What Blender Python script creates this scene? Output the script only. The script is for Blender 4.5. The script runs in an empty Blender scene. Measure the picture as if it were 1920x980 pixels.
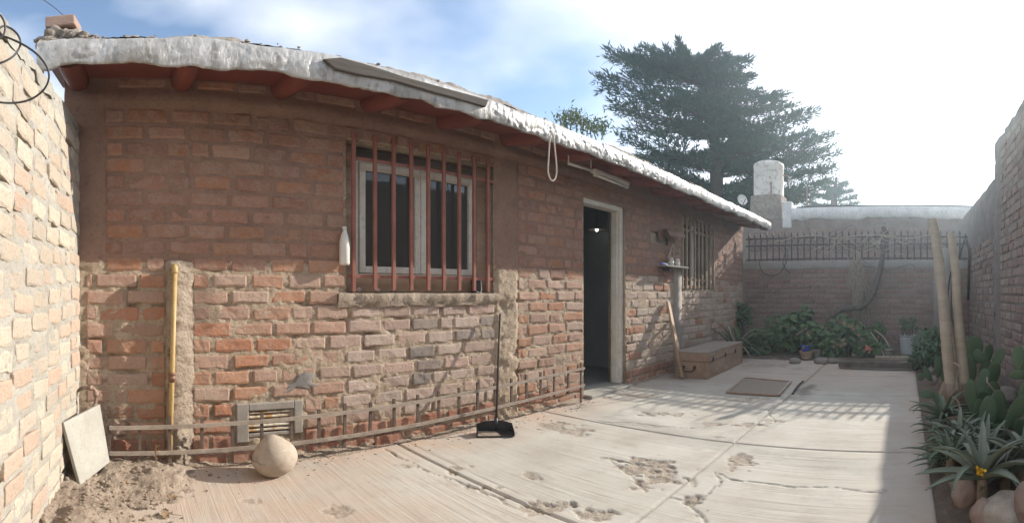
import bpy, bmesh, math, random
import numpy as np
from math import sin, cos, tan, pi, radians, atan2, sqrt
from mathutils import Vector, Matrix

S = bpy.context.scene
COL = S.collection
random.seed(11)

# ------------------------------------------------------------------ camera
EYE = 1.0            # camera height, m
RPX = 920.0          # photograph pixels per radian of the panorama
X0, YH = 250.0, 550.0   # photograph column square to the house wall, horizon row
YAW = (960 - X0) / RPX
cd = bpy.data.cameras.new('camera')
cam = bpy.data.objects.new('camera', cd); COL.objects.link(cam)
cam.location = (0, 0, EYE)
cam.rotation_euler = (pi / 2, 0, -YAW)
cd.type = 'PANO'
cd.panorama_type = 'CENTRAL_CYLINDRICAL'
cd.central_cylindrical_range_u_min = -960 / RPX
cd.central_cylindrical_range_u_max = 960 / RPX
cd.central_cylindrical_range_v_min = -(980 - YH) / RPX
cd.central_cylindrical_range_v_max = YH / RPX
cd.central_cylindrical_radius = 1.0
cd.clip_start, cd.clip_end = 0.02, 2000
S.camera = cam

# ------------------------------------------------------------------ light
SUN_AZ, SUN_EL = radians(103.2), radians(24.0)      # azimuth from +Y towards +X
sdir = Vector((sin(SUN_AZ) * cos(SUN_EL), cos(SUN_AZ) * cos(SUN_EL), sin(SUN_EL)))
sl = bpy.data.lights.new('sun', 'SUN'); sl.energy = 5.0; sl.angle = radians(0.5); sl.color = (1.0, 0.93, 0.83)
so = bpy.data.objects.new('sun', sl); COL.objects.link(so)
so.rotation_euler = (-sdir).to_track_quat('-Z', 'Y').to_euler()

W = bpy.data.worlds.new('World'); S.world = W; W.use_nodes = True
nt = W.node_tree; nt.nodes.clear()
wo = nt.nodes.new('ShaderNodeOutputWorld'); bg = nt.nodes.new('ShaderNodeBackground')
sky = nt.nodes.new('ShaderNodeTexSky'); sky.sky_type = 'NISHITA'; sky.sun_disc = False
sky.sun_elevation = SUN_EL; sky.sun_rotation = SUN_AZ
sky.altitude = 700; sky.air_density = 1.0; sky.dust_density = 0.8; sky.ozone_density = 1.0
tc = nt.nodes.new('ShaderNodeTexCoord')
mp = nt.nodes.new('ShaderNodeMapping'); mp.inputs['Scale'].default_value = (1.0, 1.0, 2.2)
n1 = nt.nodes.new('ShaderNodeTexNoise'); n1.inputs['Scale'].default_value = 1.9; n1.inputs['Detail'].default_value = 5; n1.inputs['Roughness'].default_value = 0.45
mp.inputs['Location'].default_value = (2.35, 1.1, 0.6)
cr = nt.nodes.new('ShaderNodeValToRGB'); cr.color_ramp.elements[0].position = 0.38; cr.color_ramp.elements[1].position = 0.72
mx = nt.nodes.new('ShaderNodeMix'); mx.data_type = 'RGBA'
CLOUD = 7.0
mx.inputs[7].default_value = (CLOUD, CLOUD, CLOUD * 1.02, 1)
nt.links.new(tc.outputs['Generated'], mp.inputs['Vector']); nt.links.new(mp.outputs[0], n1.inputs['Vector'])
nt.links.new(n1.outputs['Fac'], cr.inputs[0]); nt.links.new(cr.outputs[0], mx.inputs[0])
nt.links.new(sky.outputs[0], mx.inputs[6]); nt.links.new(mx.outputs[2], bg.inputs['Color'])
bg.inputs['Strength'].default_value = 0.15
nt.links.new(bg.outputs[0], wo.inputs['Surface'])

S.view_settings.view_transform = 'Standard'; S.view_settings.look = 'None'
S.view_settings.exposure = 0.70; S.view_settings.gamma = 1.0
S.view_settings.use_curve_mapping = False
S.render.engine = 'CYCLES'
S.cycles.use_denoising = True
S.cycles.max_bounces = 8; S.cycles.diffuse_bounces = 5; S.cycles.transparent_max_bounces = 12
S.cycles.volume_bounces = 1

# ------------------------------------------------------------------ helpers
def ang(x): return (x - X0) / RPX
def at_y(x, y, Y):
    a = ang(x); d = Y / cos(a); return Vector((d * sin(a), Y, EYE + (YH - y) / RPX * d))
def at_x(x, y, X):
    a = ang(x); d = X / sin(a); return Vector((X, d * cos(a), EYE + (YH - y) / RPX * d))
def at_z(x, y, z=0.0):
    a = ang(x); d = (EYE - z) * RPX / (y - YH); return Vector((d * sin(a), d * cos(a), z))
def at_d(x, y, d):
    a = ang(x); return Vector((d * sin(a), d * cos(a), EYE + (YH - y) / RPX * d))

def _hash(ix, iy, iz, s):
    h = (ix * 73856093) ^ (iy * 19349663) ^ (iz * 83492791) ^ (s * 2654435)
    h = (h ^ (h >> 13)) * 1274126177 & 0x7fffffff
    h = (h ^ (h >> 15)) & 0xffff
    return h / 65535.0
def vn(x, y, z, s=0):
    x, y, z = np.broadcast_arrays(np.asarray(x, float), np.asarray(y, float), np.asarray(z, float))
    ix, iy, iz = np.floor(x).astype(np.int64), np.floor(y).astype(np.int64), np.floor(z).astype(np.int64)
    fx, fy, fz = x - ix, y - iy, z - iz
    fx, fy, fz = fx * fx * (3 - 2 * fx), fy * fy * (3 - 2 * fy), fz * fz * (3 - 2 * fz)
    r = 0
    for dx in (0, 1):
        for dy in (0, 1):
            for dz in (0, 1):
                w = (fx if dx else 1 - fx) * (fy if dy else 1 - fy) * (fz if dz else 1 - fz)
                r = r + w * _hash(ix + dx, iy + dy, iz + dz, s)
    return r * 2 - 1
def fbm(x, y, z, o=4, s=0):
    r, a, f = 0, 1.0, 1.0
    for k in range(o):
        r = r + a * vn(np.asarray(x) * f, np.asarray(y) * f, np.asarray(z) * f, s + k); a *= .5; f *= 2.03
    return r

class MB:
    def __init__(self): self.v, self.f = [], []
    def add(self, vs, fs):
        b = len(self.v); self.v.extend([tuple(p) for p in vs]); self.f.extend([tuple(b + i for i in q) for q in fs])
        return self
    def hexa(self, p):   # 8 points: bottom ring 0-3 ccw, top ring 4-7
        return self.add(p, [(3, 2, 1, 0), (4, 5, 6, 7), (0, 1, 5, 4), (1, 2, 6, 5), (2, 3, 7, 6), (3, 0, 4, 7)])
    def box(self, a, b):
        x0, y0, z0 = (min(a[i], b[i]) for i in range(3)); x1, y1, z1 = (max(a[i], b[i]) for i in range(3))
        return self.hexa([(x0, y0, z0), (x1, y0, z0), (x1, y1, z0), (x0, y1, z0), (x0, y0, z1), (x1, y0, z1), (x1, y1, z1), (x0, y1, z1)])
    def beam(self, p, q, w, h, up=(0, 0, 1)):
        p, q = Vector(p), Vector(q); d = (q - p).normalized(); up = Vector(up)
        if abs(d.dot(up)) > .99: up = Vector((0, 1, 0))
        s = d.cross(up).normalized() * w / 2; u = s.normalized().cross(d).normalized() * h / 2
        return self.hexa([p - s - u, p + s - u, q + s - u, q - s - u, p - s + u, p + s + u, q + s + u, q - s + u])
    def tube(self, pts, r, n=8, caps=True):
        pts = [Vector(p) for p in pts]; m = len(pts)
        rs = r if isinstance(r, (list, tuple)) else [r] * m
        vs, fs = [], []
        t0 = (pts[1] - pts[0]).normalized()
        ref = Vector((0, 0, 1)) if abs(t0.z) < .9 else Vector((1, 0, 0))
        s = t0.cross(ref).normalized()
        for i in range(m):
            t = ((pts[min(i + 1, m - 1)] - pts[max(i - 1, 0)])).normalized()
            s = (s - t * s.dot(t)).normalized(); u = t.cross(s)
            for k in range(n):
                a = 2 * pi * k / n
                vs.append(pts[i] + (s * cos(a) + u * sin(a)) * rs[i])
        for i in range(m - 1):
            for k in range(n):
                k2 = (k + 1) % n
                fs.append((i * n + k, i * n + k2, (i + 1) * n + k2, (i + 1) * n + k))
        if caps:
            fs.append(tuple(range(n - 1, -1, -1))); fs.append(tuple((m - 1) * n + k for k in range(n)))
        return self.add(vs, fs)
    def lathe(self, prof, c=(0, 0, 0), n=24, closed=True):
        vs, fs = [], []
        for (r, z) in prof:
            for k in range(n):
                a = 2 * pi * k / n; vs.append((c[0] + r * cos(a), c[1] + r * sin(a), c[2] + z))
        for i in range(len(prof) - 1):
            for k in range(n):
                k2 = (k + 1) % n; fs.append((i * n + k, i * n + k2, (i + 1) * n + k2, (i + 1) * n + k))
        if closed:
            fs.append(tuple(range(n - 1, -1, -1))); fs.append(tuple((len(prof) - 1) * n + k for k in range(n)))
        return self.add(vs, fs)
    def grid(self, P):      # P[i][j] points
        n, m = len(P), len(P[0]); vs = [p for row in P for p in row]
        return self.add(vs, [(i * m + j, i * m + j + 1, (i + 1) * m + j + 1, (i + 1) * m + j) for i in range(n - 1) for j in range(m - 1)])
    def blob(self, c, r, sub=3, amp=.12, freq=1.6, seed=0, shape=None):
        bm = bmesh.new(); bmesh.ops.create_icosphere(bm, subdivisions=sub, radius=1)
        co = np.array([v.co[:] for v in bm.verts]); fs = [tuple(v.index for v in f.verts) for f in bm.faces]; bm.free()
        k = 1 + amp * fbm(co[:, 0] * freq + seed * 3.1, co[:, 1] * freq, co[:, 2] * freq, 3, seed)
        co = co * k[:, None]
        if shape: co = np.array([shape(*p) for p in co])
        co = co * np.array(r) + np.array(c)
        return self.add(co, fs)

def wloc(p):
    v = Vector((0, 0, 0))
    while p is not None: v = v + p.location; p = p.parent
    return v
def obj(name, mb, mat, parent=None, smooth=False, bevel=0, origin=None, loc=None):
    """links the collected shape as one mesh object; MB coordinates are world coordinates"""
    me = bpy.data.meshes.new(name)
    base = wloc(parent) if parent is not None else Vector(origin) if origin is not None else Vector((0, 0, 0))
    me.from_pydata([(p[0] - base.x, p[1] - base.y, p[2] - base.z) for p in mb.v], [], mb.f)
    me.validate(); me.update()
    if smooth:
        me.polygons.foreach_set('use_smooth', [True] * len(me.polygons))
    if mat is not None: me.materials.append(mat)
    o = bpy.data.objects.new(name, me); COL.objects.link(o)
    if parent is not None: o.parent = parent
    elif origin is not None: o.location = origin
    if bevel:
        b = o.modifiers.new('bevel', 'BEVEL'); b.width = bevel; b.segments = 2; b.limit_method = 'ANGLE'
    return o
def tag(o, label=None, cat=None, group=None, kind=None):
    if label: o['label'] = label
    if cat: o['category'] = cat
    if group: o['group'] = group
    if kind: o['kind'] = kind
    return o
def thing(name, loc, label, cat, group=None):
    o = bpy.data.objects.new(name, None); COL.objects.link(o); o.location = loc; o.empty_display_size = .1
    return tag(o, label, cat, group)
def smooth_path(pts, n=6):
    """Catmull-Rom through points"""
    P = [Vector(p) for p in pts]; P = [P[0] * 2 - P[1]] + P + [P[-1] * 2 - P[-2]]; out = []
    for i in range(1, len(P) - 2):
        for k in range(n):
            t = k / n; a, b, c, d = P[i - 1], P[i], P[i + 1], P[i + 2]
            out.append(.5 * ((2 * b) + (c - a) * t + (2 * a - 5 * b + 4 * c - d) * t * t + (3 * b - a - 3 * c + d) * t ** 3))
    out.append(P[-2]); return out

# ------------------------------------------------------------------ materials
def pbr(name, c1, c2=None, scale=6, rough=.85, c3=None, s3=40, a3=.35, bump=.4, bscale=90, bdist=.004, metal=0, stretch=(1, 1, 1),
        objcol=False, vcol=None, spec=.3, coat=0, mixlo=.35, mixhi=.65, trans=0, sss=0, b2=None):
    m = bpy.data.materials.new(name); m.use_nodes = True; t = m.node_tree; N, L = t.nodes, t.links
    b = N['Principled BSDF']; b.inputs['Roughness'].default_value = rough; b.inputs['Metallic'].default_value = metal
    b.inputs['Specular IOR Level'].default_value = spec
    if trans: b.inputs['Transmission Weight'].default_value = trans
    g = N.new('ShaderNodeNewGeometry'); mpn = N.new('ShaderNodeMapping'); mpn.inputs['Scale'].default_value = stretch
    L.new(g.outputs['Position'], mpn.inputs['Vector'])
    def noise(sc, det=5, ro=.6):
        n = N.new('ShaderNodeTexNoise'); n.inputs['Scale'].default_value = sc; n.inputs['Detail'].default_value = det; n.inputs['Roughness'].default_value = ro
        L.new(mpn.outputs[0], n.inputs['Vector']); return n
    def ramp(n, lo, hi):
        r = N.new('ShaderNodeMapRange'); r.inputs[1].default_value = lo; r.inputs[2].default_value = hi
        L.new(n.outputs['Fac'], r.inputs[0]); return r
    def mix(fac, a, bb, mode='MIX'):
        x = N.new('ShaderNodeMix'); x.data_type = 'RGBA'; x.blend_type = mode
        if isinstance(fac, float): x.inputs[0].default_value = fac
        else: L.new(fac, x.inputs[0])
        for k, v in ((6, a), (7, bb)):
            if isinstance(v, tuple): x.inputs[k].default_value = (*v, 1)
            else: L.new(v, x.inputs[k])
        return x.outputs[2]
    if objcol:
        oi = N.new('ShaderNodeObjectInfo'); base = oi.outputs['Color']
    elif vcol:
        at = N.new('ShaderNodeAttribute'); at.attribute_name = vcol; base = at.outputs['Color']
    else: base = c1
    col = base
    if c2 is not None:
        if objcol or vcol: col = mix(ramp(noise(scale), mixlo, mixhi).outputs[0], base, mix(.34, base, c2))
        else: col = mix(ramp(noise(scale), mixlo, mixhi).outputs[0], base, c2)
    if c3 is not None:
        r = ramp(noise(s3, 3, .7), .52, .70)
        ml = N.new('ShaderNodeMath'); ml.operation = 'MULTIPLY'; ml.inputs[1].default_value = a3; L.new(r.outputs[0], ml.inputs[0])
        col = mix(ml.outputs[0], col, c3)
    if isinstance(col, tuple): b.inputs['Base Color'].default_value = (*col, 1)
    else: L.new(col, b.inputs['Base Color'])
    if bump:
        n = noise(bscale, 6, .65); bp = N.new('ShaderNodeBump'); bp.inputs['Strength'].default_value = bump; bp.inputs['Distance'].default_value = bdist
        L.new(n.outputs['Fac'], bp.inputs['Height']); last = bp
        if b2:
            n2 = noise(b2[0], 4, .55); bq = N.new('ShaderNodeBump'); bq.inputs['Strength'].default_value = b2[1]; bq.inputs['Distance'].default_value = b2[2]
            L.new(n2.outputs['Fac'], bq.inputs['Height']); L.new(bp.outputs[0], bq.inputs['Normal']); last = bq
        L.new(last.outputs[0], b.inputs['Normal'])
    return m

DUST = (.42, .35, .28)
M_BRICK = pbr('brick_clay', None, (.38, .315, .26), 22, .93, (.15, .10, .08), 85, .45, .9, 150, .005, objcol=True, b2=(34, .7, .010), mixlo=.40, mixhi=.62)
M_BRICKV = pbr('brick_clay_mass', None, (.38, .315, .26), 22, .93, (.15, .10, .08), 85, .45, .9, 150, .005, vcol='Col', b2=(34, .7, .010), mixlo=.40, mixhi=.62)
M_MORTAR = pbr('lime_mortar', (.47, .38, .285), (.37, .285, .205), 7, .96, (.17, .125, .09), 62, .7, 1, 150, .007, b2=(48, .9, .012))
M_MORTAR_UP = pbr('mortar_shade_brown', (.285, .182, .135), (.225, .142, .106), 6, .95, (.13, .085, .065), 45, .45, .8, 90, .004, b2=(22, .5, .008))  # eave shade put into a darker, redder copy of the mortar
M_MORTAR_L = pbr('pale_mortar', (.385, .37, .33), (.31, .29, .25), 5, .95, (.22, .19, .16), 60, .45, .9, 130, .006, b2=(34, .8, .012))
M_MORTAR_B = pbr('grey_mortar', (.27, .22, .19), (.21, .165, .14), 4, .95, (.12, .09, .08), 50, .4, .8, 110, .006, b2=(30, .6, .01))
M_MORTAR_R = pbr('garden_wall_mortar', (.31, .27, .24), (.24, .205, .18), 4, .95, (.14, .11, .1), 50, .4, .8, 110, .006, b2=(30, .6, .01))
M_CEMENT = pbr('grey_cement', (.34, .31, .275), (.27, .24, .21), 6, .93, (.17, .15, .13), 70, .35, .5, 110, .004, b2=(26, .4, .006))
M_PIER = pbr('rough_cement', (.40, .33, .26), (.31, .245, .185), 7, .96, (.15, .115, .09), 62, .75, 1, 150, .008, b2=(48, 1, .014))
M_FOIL = pbr('silver_membrane', (.50, .49, .47), (.34, .325, .30), 7, .42, (.16, .15, .135), 17, .75, .55, 70, .007, metal=.25, stretch=(1, 1, .45), spec=.5, mixlo=.4, mixhi=.62, b2=(18, .35, .014))
M_RUBBLE = pbr('roof_rubble', (.36, .315, .265), (.24, .205, .175), 16, .95, (.1, .085, .07), 60, .5, 1, 70, .012)
M_REDWOOD = pbr('red_painted_wood', (.20, .060, .040), (.155, .046, .031), 5, .55, (.14, .045, .03), 40, .35, .3, 60, .003, stretch=(1, .3, 1))
M_OLDWOOD = pbr('weathered_wood', (.135, .115, .098), (.075, .064, .055), 9, .85, (.07, .055, .045), 40, .5, .7, 60, .005, stretch=(.12, 1, 1.6))
M_WHITEP = pbr('white_paint', (.70, .67, .60), (.58, .545, .475), 6, .55, (.34, .29, .23), 35, .35, .25, 60, .002)
M_GRILLE = pbr('red_painted_iron', (.30, .125, .092), (.24, .095, .07), 8, .5, (.15, .06, .045), 60, .35, .25, 90, .001)
M_RUST = pbr('rusty_iron', (.27, .22, .185), (.19, .14, .11), 14, .65, (.36, .32, .28), 60, .35, .4, 120, .002, metal=.2)
M_DARKIRON = pbr('dark_iron', (.052, .044, .042), (.085, .06, .05), 20, .6, None, bump=.3, bscale=120, bdist=.001, metal=.3)
M_CONC = None
M_DIRT = pbr('dry_dirt', (.36, .29, .225), (.27, .21, .16), 6, .97, (.16, .125, .095), 60, .5, 1, 90, .01, b2=(24, .8, .02))
M_SOIL = pbr('garden_soil', (.17, .13, .10), (.11, .082, .062), 8, .97, (.28, .22, .17), 40, .4, 1, 70, .01)
M_TANWOOD = pbr('tan_wood', (.42, .29, .19), (.33, .22, .14), 7, .7, (.2, .12, .08), 40, .3, .4, 60, .003, stretch=(.3, 1, 1))
M_CHEST = pbr('worn_wood', (.41, .29, .21), (.30, .20, .14), 6, .8, (.14, .095, .07), 30, .5, .5, 70, .004, stretch=(.35, 1, 1))
M_YELLOW = pbr('yellow_paint', (.48, .34, .15), (.42, .28, .12), 9, .45, (.22, .14, .06), 50, .4, .2, 60, .001)
M_STONE = pbr('river_stone', (.46, .41, .35), (.36, .31, .26), 9, .8, (.22, .19, .16), 90, .5, .4, 160, .003)
M_PINKSTONE = pbr('pink_stone', (.34, .25, .205), (.27, .195, .16), 8, .8, (.2, .14, .12), 90, .4, .4, 160, .003)
M_GREYSTONE = pbr('grey_stone', (.27, .24, .21), (.2, .17, .15), 8, .85, (.12, .1, .09), 90, .4, .4, 160, .003)
M_SLABGREY = pbr('cement_board', (.37, .36, .32), (.30, .285, .25), 7, .9, (.22, .2, .17), 60, .45, .4, 100, .003)
M_BLACKPL = pbr('black_plastic', (.022, .022, .024), (.04, .04, .042), 12, .45, None, bump=.1, spec=.4)
M_WHITEPL = pbr('white_plastic', (.66, .65, .60), (.58, .565, .52), 8, .4, None, bump=.05, spec=.5)
M_ROPE = pbr('pale_rope', (.55, .50, .42), (.44, .39, .32), 90, .9, None, bump=.8, bscale=240, bdist=.003)
M_BLACKRUB = pbr('black_cable', (.045, .045, .047), None, 8, .5, None, bump=0)
M_PLASTER = pbr('old_plaster', (.34, .31, .285), (.28, .25, .225), 3, .93, (.2, .17, .15), 30, .4, .5, 80, .004, b2=(12, .4, .01))
M_WHITEWASH = pbr('whitewash', (.66, .65, .62), (.54, .525, .50), 5, .85, (.26, .23, .2), 22, .5, .5, 60, .005)
M_ROOM = pbr('room_plaster', (.34, .36, .37), (.27, .285, .30), 2, .9, bump=.2)
M_ROOMFLOOR = pbr('room_floor', (.26, .265, .27), (.21, .215, .22), 3, .55, bump=.1)
M_BARK = pbr('dark_bark', (.10, .075, .06), (.06, .046, .038), 20, .95, (.2, .16, .13), 50, .4, 1, 60, .01, stretch=(1, 1, .4))
M_VINEBARK = pbr('vine_bark', (.13, .10, .085), (.085, .065, .055), 20, .95, (.24, .2, .17), 50, .4, 1, 70, .01)
M_DRYTWIG = pbr('dry_twigs', (.40, .33, .26), (.29, .23, .18), 20, .9, None, bump=.3)
M_PALEBARK = pbr('pale_bark', (.44, .375, .29), (.36, .30, .23), 7, .8, (.25, .19, .13), 40, .3, .4, 80, .004, stretch=(1, 1, 3))
M_STUMP = pbr('stump_bark', (.33, .26, .19), (.22, .17, .125), 14, .95, (.12, .09, .07), 50, .5, 1, 60, .012, stretch=(1, 1, .35))
M_FIR = pbr('conifer_needles', (.028, .080, .060), (.045, .110, .072), 1.3, .7, (.085, .10, .05), 5, .4, 0, spec=.2)
M_GERAN = pbr('geranium_leaf', (.062, .120, .048), (.095, .155, .06), 9, .6, (.16, .16, .06), 30, .3, .2, 60, .002)
M_STRAP = pbr('strap_leaf', (.075, .125, .04), (.12, .16, .055), 9, .55, (.26, .2, .09), 14, .4, .1)
M_DARKLEAF = pbr('dark_leaf', (.045, .090, .038), (.07, .12, .05), 9, .55, None, bump=.1)
M_CACTUS = pbr('cactus_skin', (.075, .125, .068), (.105, .155, .085), 7, .6, (.17, .18, .09), 90, .25, .2, 50, .003)
M_ALOE = pbr('aloe_leaf', (.15, .185, .135), (.19, .21, .155), 7, .55, (.28, .25, .18), 22, .35, .2, 60, .002)
M_ALOEDARK = pbr('aloe_green_leaf', (.09, .13, .085), (.12, .16, .10), 7, .55, (.22, .19, .13), 22, .3, .2, 60, .002)
M_DRYLEAF = pbr('dry_leaf', (.27, .19, .115), (.20, .135, .08), 20, .85, None, bump=.3)
M_YFLOWER = pbr('yellow_petal', (.75, .46, .03), (.70, .38, .02), 20, .6, None, bump=0)
M_PFLOWER = pbr('pink_petal', (.62, .20, .15), (.5, .14, .11), 20, .6, None, bump=0)
M_SHADEIRON = M_RUST
def glass_mat():
    m = bpy.data.materials.new('window_glass'); m.use_nodes = True; t = m.node_tree; N, L = t.nodes, t.links; N.clear()
    o = N.new('ShaderNodeOutputMaterial'); mx = N.new('ShaderNodeMixShader'); tr = N.new('ShaderNodeBsdfTransparent'); gl = N.new('ShaderNodeBsdfGlossy')
    fr = N.new('ShaderNodeFresnel'); fr.inputs[0].default_value = 1.5; gl.inputs['Roughness'].default_value = .03
    tr.inputs[0].default_value = (.62, .66, .66, 1)
    df = N.new('ShaderNodeBsdfDiffuse'); df.inputs[0].default_value = (.42, .40, .37, 1); m2 = N.new('ShaderNodeMixShader'); m2.inputs[0].default_value = .11
    L.new(fr.outputs[0], mx.inputs[0]); L.new(tr.outputs[0], mx.inputs[1]); L.new(gl.outputs[0], mx.inputs[2]); L.new(mx.outputs[0], m2.inputs[1]); L.new(df.outputs[0], m2.inputs[2]); L.new(m2.outputs[0], o.inputs[0]); return m
M_GLASS = glass_mat()
# ------------------------------------------------------------------ brick making
def brick_mesh(seed):
    r = random.Random(seed); nx, nz = 6, 4
    P = []
    chip = r.choice([(0, 0), (0, 1), (1, 0), (1, 1), None, None])
    for i in range(nx):
        for k in range(nz):
            u, w = (0, .045, .34, .66, .955, 1)[i], (0, .15, .85, 1)[k]
            edge = (i in (0, nx - 1)) + (k in (0, nz - 1))
            x = (u - .5) * 1.0 + (r.uniform(-.014, .014) if i in (0, nx - 1) else r.uniform(-.01, .01))
            z = (w - .5) * 1.0 + (r.uniform(-.055, .055) if k in (0, nz - 1) else r.uniform(-.05, .05))
            if edge == 2: x *= .980; z *= .93
            y = -(.20 if edge == 1 else .32 if edge == 2 else 0) + r.uniform(-.07, .07)
            if chip and abs(u - chip[0]) < .35 and abs(w - chip[1]) < .4: y -= r.uniform(.1, .3); 
            P.append((x, y, z))
    idx = lambda i, k: i * nz + k
    F = [(idx(i, k), idx(i + 1, k), idx(i + 1, k + 1), idx(i, k + 1)) for i in range(nx - 1) for k in range(nz - 1)]
    ring = [idx(i, 0) for i in range(nx)] + [idx(nx - 1, k) for k in range(1, nz)] + [idx(i, nz - 1) for i in range(nx - 2, -1, -1)] + [idx(0, k) for k in range(nz - 2, 0, -1)]
    b = len(P)
    for j in ring: P.append((P[j][0] * 1.0, -2.0, P[j][2]))
    n = len(ring)
    F += [(ring[j], b + j, b + (j + 1) % n, ring[(j + 1) % n]) for j in range(n)]
    me = bpy.data.meshes.new('brick'); me.from_pydata(P, [], F); me.update()
    # the front must look along +Y
    if me.polygons[0].normal.y < 0:
        me.flip_normals()
    me.polygons.foreach_set('use_smooth', [False] * len(me.polygons))
    return me
BRICKS = [brick_mesh(40 + k) for k in range(22)]
for me in BRICKS: me.materials.append(M_BRICK)

def lay(u0, u1, z0, z1, course, excl, skip=None, bl=.245, jl=.028, seed=1, jit=.004, snap=None):
    """running bond: list of (ua, ub, za, zb) clipped round the excluded rectangles"""
    r = random.Random(seed); out = []; z = z0; row = 0
    while z + course * .8 <= z1 + 1e-6:
        iv = [(u0, u1)]
        for (a, b, c, d) in excl:
            if z + course * .75 > c and z + course * .25 < d:
                nv = []
                for (p, q) in iv:
                    if b <= p or a >= q: nv.append((p, q)); continue
                    if a > p: nv.append((p, a))
                    if b < q: nv.append((b, q))
                iv = nv
        for (p, q) in iv:
            if q - p < .05: continue
            x = p; first = True
            while x < q - .03:
                L = bl * r.uniform(.93, 1.05)
                if r.random() < .12: L *= r.choice([.5, .62, .75])
                if first and row % 2: L *= .5
                first = False
                e = x + L
                if q - e < .09: e = q
                g = jl * r.uniform(.6, 1.3)
                out.append((x + g / 2, e - g / 2, z + .011 + r.uniform(-jit, jit), z + course - .011 + r.uniform(-jit, jit)))
                x = e
        z += course; row += 1
    return out

def place_bricks(root, bricks, fmap, normal, colour, proud, limit=300, score=None, seed=3, slope=0.0, keep=None):
    """each brick an object of its own (shared meshes); those past the limit joined as one mass"""
    r = random.Random(seed); n = Vector(normal).normalized(); rz = atan2(-n.x, n.y)
    items = []
    for (a, b, c, d) in bricks:
        if keep and not keep(a, b, c, d): continue
        u, z = (a + b) / 2, (c + d) / 2
        h = proud(u, z, r)
        if h is None: continue
        items.append((fmap(u, z, h), b - a, d - c, colour(u, z, r), r.choice(BRICKS), r.uniform(-.016, .016), r.uniform(-.02, .02)))
    cp = Vector((0, 0, EYE))
    def area(it):
        v = it[0] - cp; dd = v.length
        return it[1] * it[2] * abs(v.dot(n)) / dd ** 3
    if score: items.sort(key=lambda it: -area(it) * score(it[0]))
    else: items.sort(key=lambda it: -area(it))
    base = wloc(root)
    mass = MB(); cols = []
    for k, (p, w, h, c, me, roll, yaw) in enumerate(items):
        M = Matrix.Translation(p) @ Matrix.Rotation(rz + yaw, 4, 'Z') @ Matrix.Rotation(roll - slope, 4, 'Y') @ Matrix.Diagonal((w, .02, h, 1))
        if k < limit:
            o = bpy.data.objects.new('brick', me); COL.objects.link(o); o.parent = root
            o.matrix_local = Matrix.Translation(-base) @ M; o.color = (*c, 1)
        else:
            b0 = len(mass.v)
            mass.add([M @ v.co for v in me.vertices], [tuple(q.vertices) for q in me.polygons])
            cols += [(*c, 1)] * (len(mass.v) - b0)
    if cols:
        o = obj('brick', mass, M_BRICKV, root); o['kind'] = 'stuff'
        at = o.data.color_attributes.new('Col', 'FLOAT_COLOR', 'POINT')
        at.data.foreach_set('color', np.array(cols, float).ravel())
    return len(items)

def relief(name, root, mat, fmap, U0, U1, Z0, Z1, step, holes, hfun, back=None, smooth=True):
    """mortar sheet with real relief; cells inside the holes left open; fmap(u, z, h) -> point"""
    nu, nz = max(2, int(round((U1 - U0) / step))), max(2, int(round((Z1 - Z0) / step)))
    us, zs = np.linspace(U0, U1, nu + 1), np.linspace(Z0, Z1, nz + 1)
    for hh in holes:      # snap the nearest grid lines on to the opening
        for e in hh[:2]:
            if U0 < e < U1: us[np.argmin(abs(us - e))] = e
        for e in hh[2:]:
            if Z0 < e < Z1: zs[np.argmin(abs(zs - e))] = e
    UU, ZZ = np.meshgrid(us, zs, indexing='ij'); H = hfun(UU, ZZ)
    mb = MB(); vs = [fmap(UU[i, k], ZZ[i, k], H[i, k]) for i in range(nu + 1) for k in range(nz + 1)]
    fs = []
    for i in range(nu):
        for k in range(nz):
            cu, cz = (us[i] + us[i + 1]) / 2, (zs[k] + zs[k + 1]) / 2
            if any(a < cu < b and c < cz < d for (a, b, c, d) in holes): continue
            q = (i * (nz + 1) + k, (i + 1) * (nz + 1) + k, (i + 1) * (nz + 1) + k + 1, i * (nz + 1) + k + 1)
            fs.append(q)
    mb.add(vs, fs)
    if back: back(mb)
    return obj(name, mb, mat, root, smooth=smooth)

def pal(cols, r, v=.10):
    c = r.choice(cols); k = 1 + r.uniform(-v, v); return tuple(max(0, x * k) for x in c)

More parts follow.
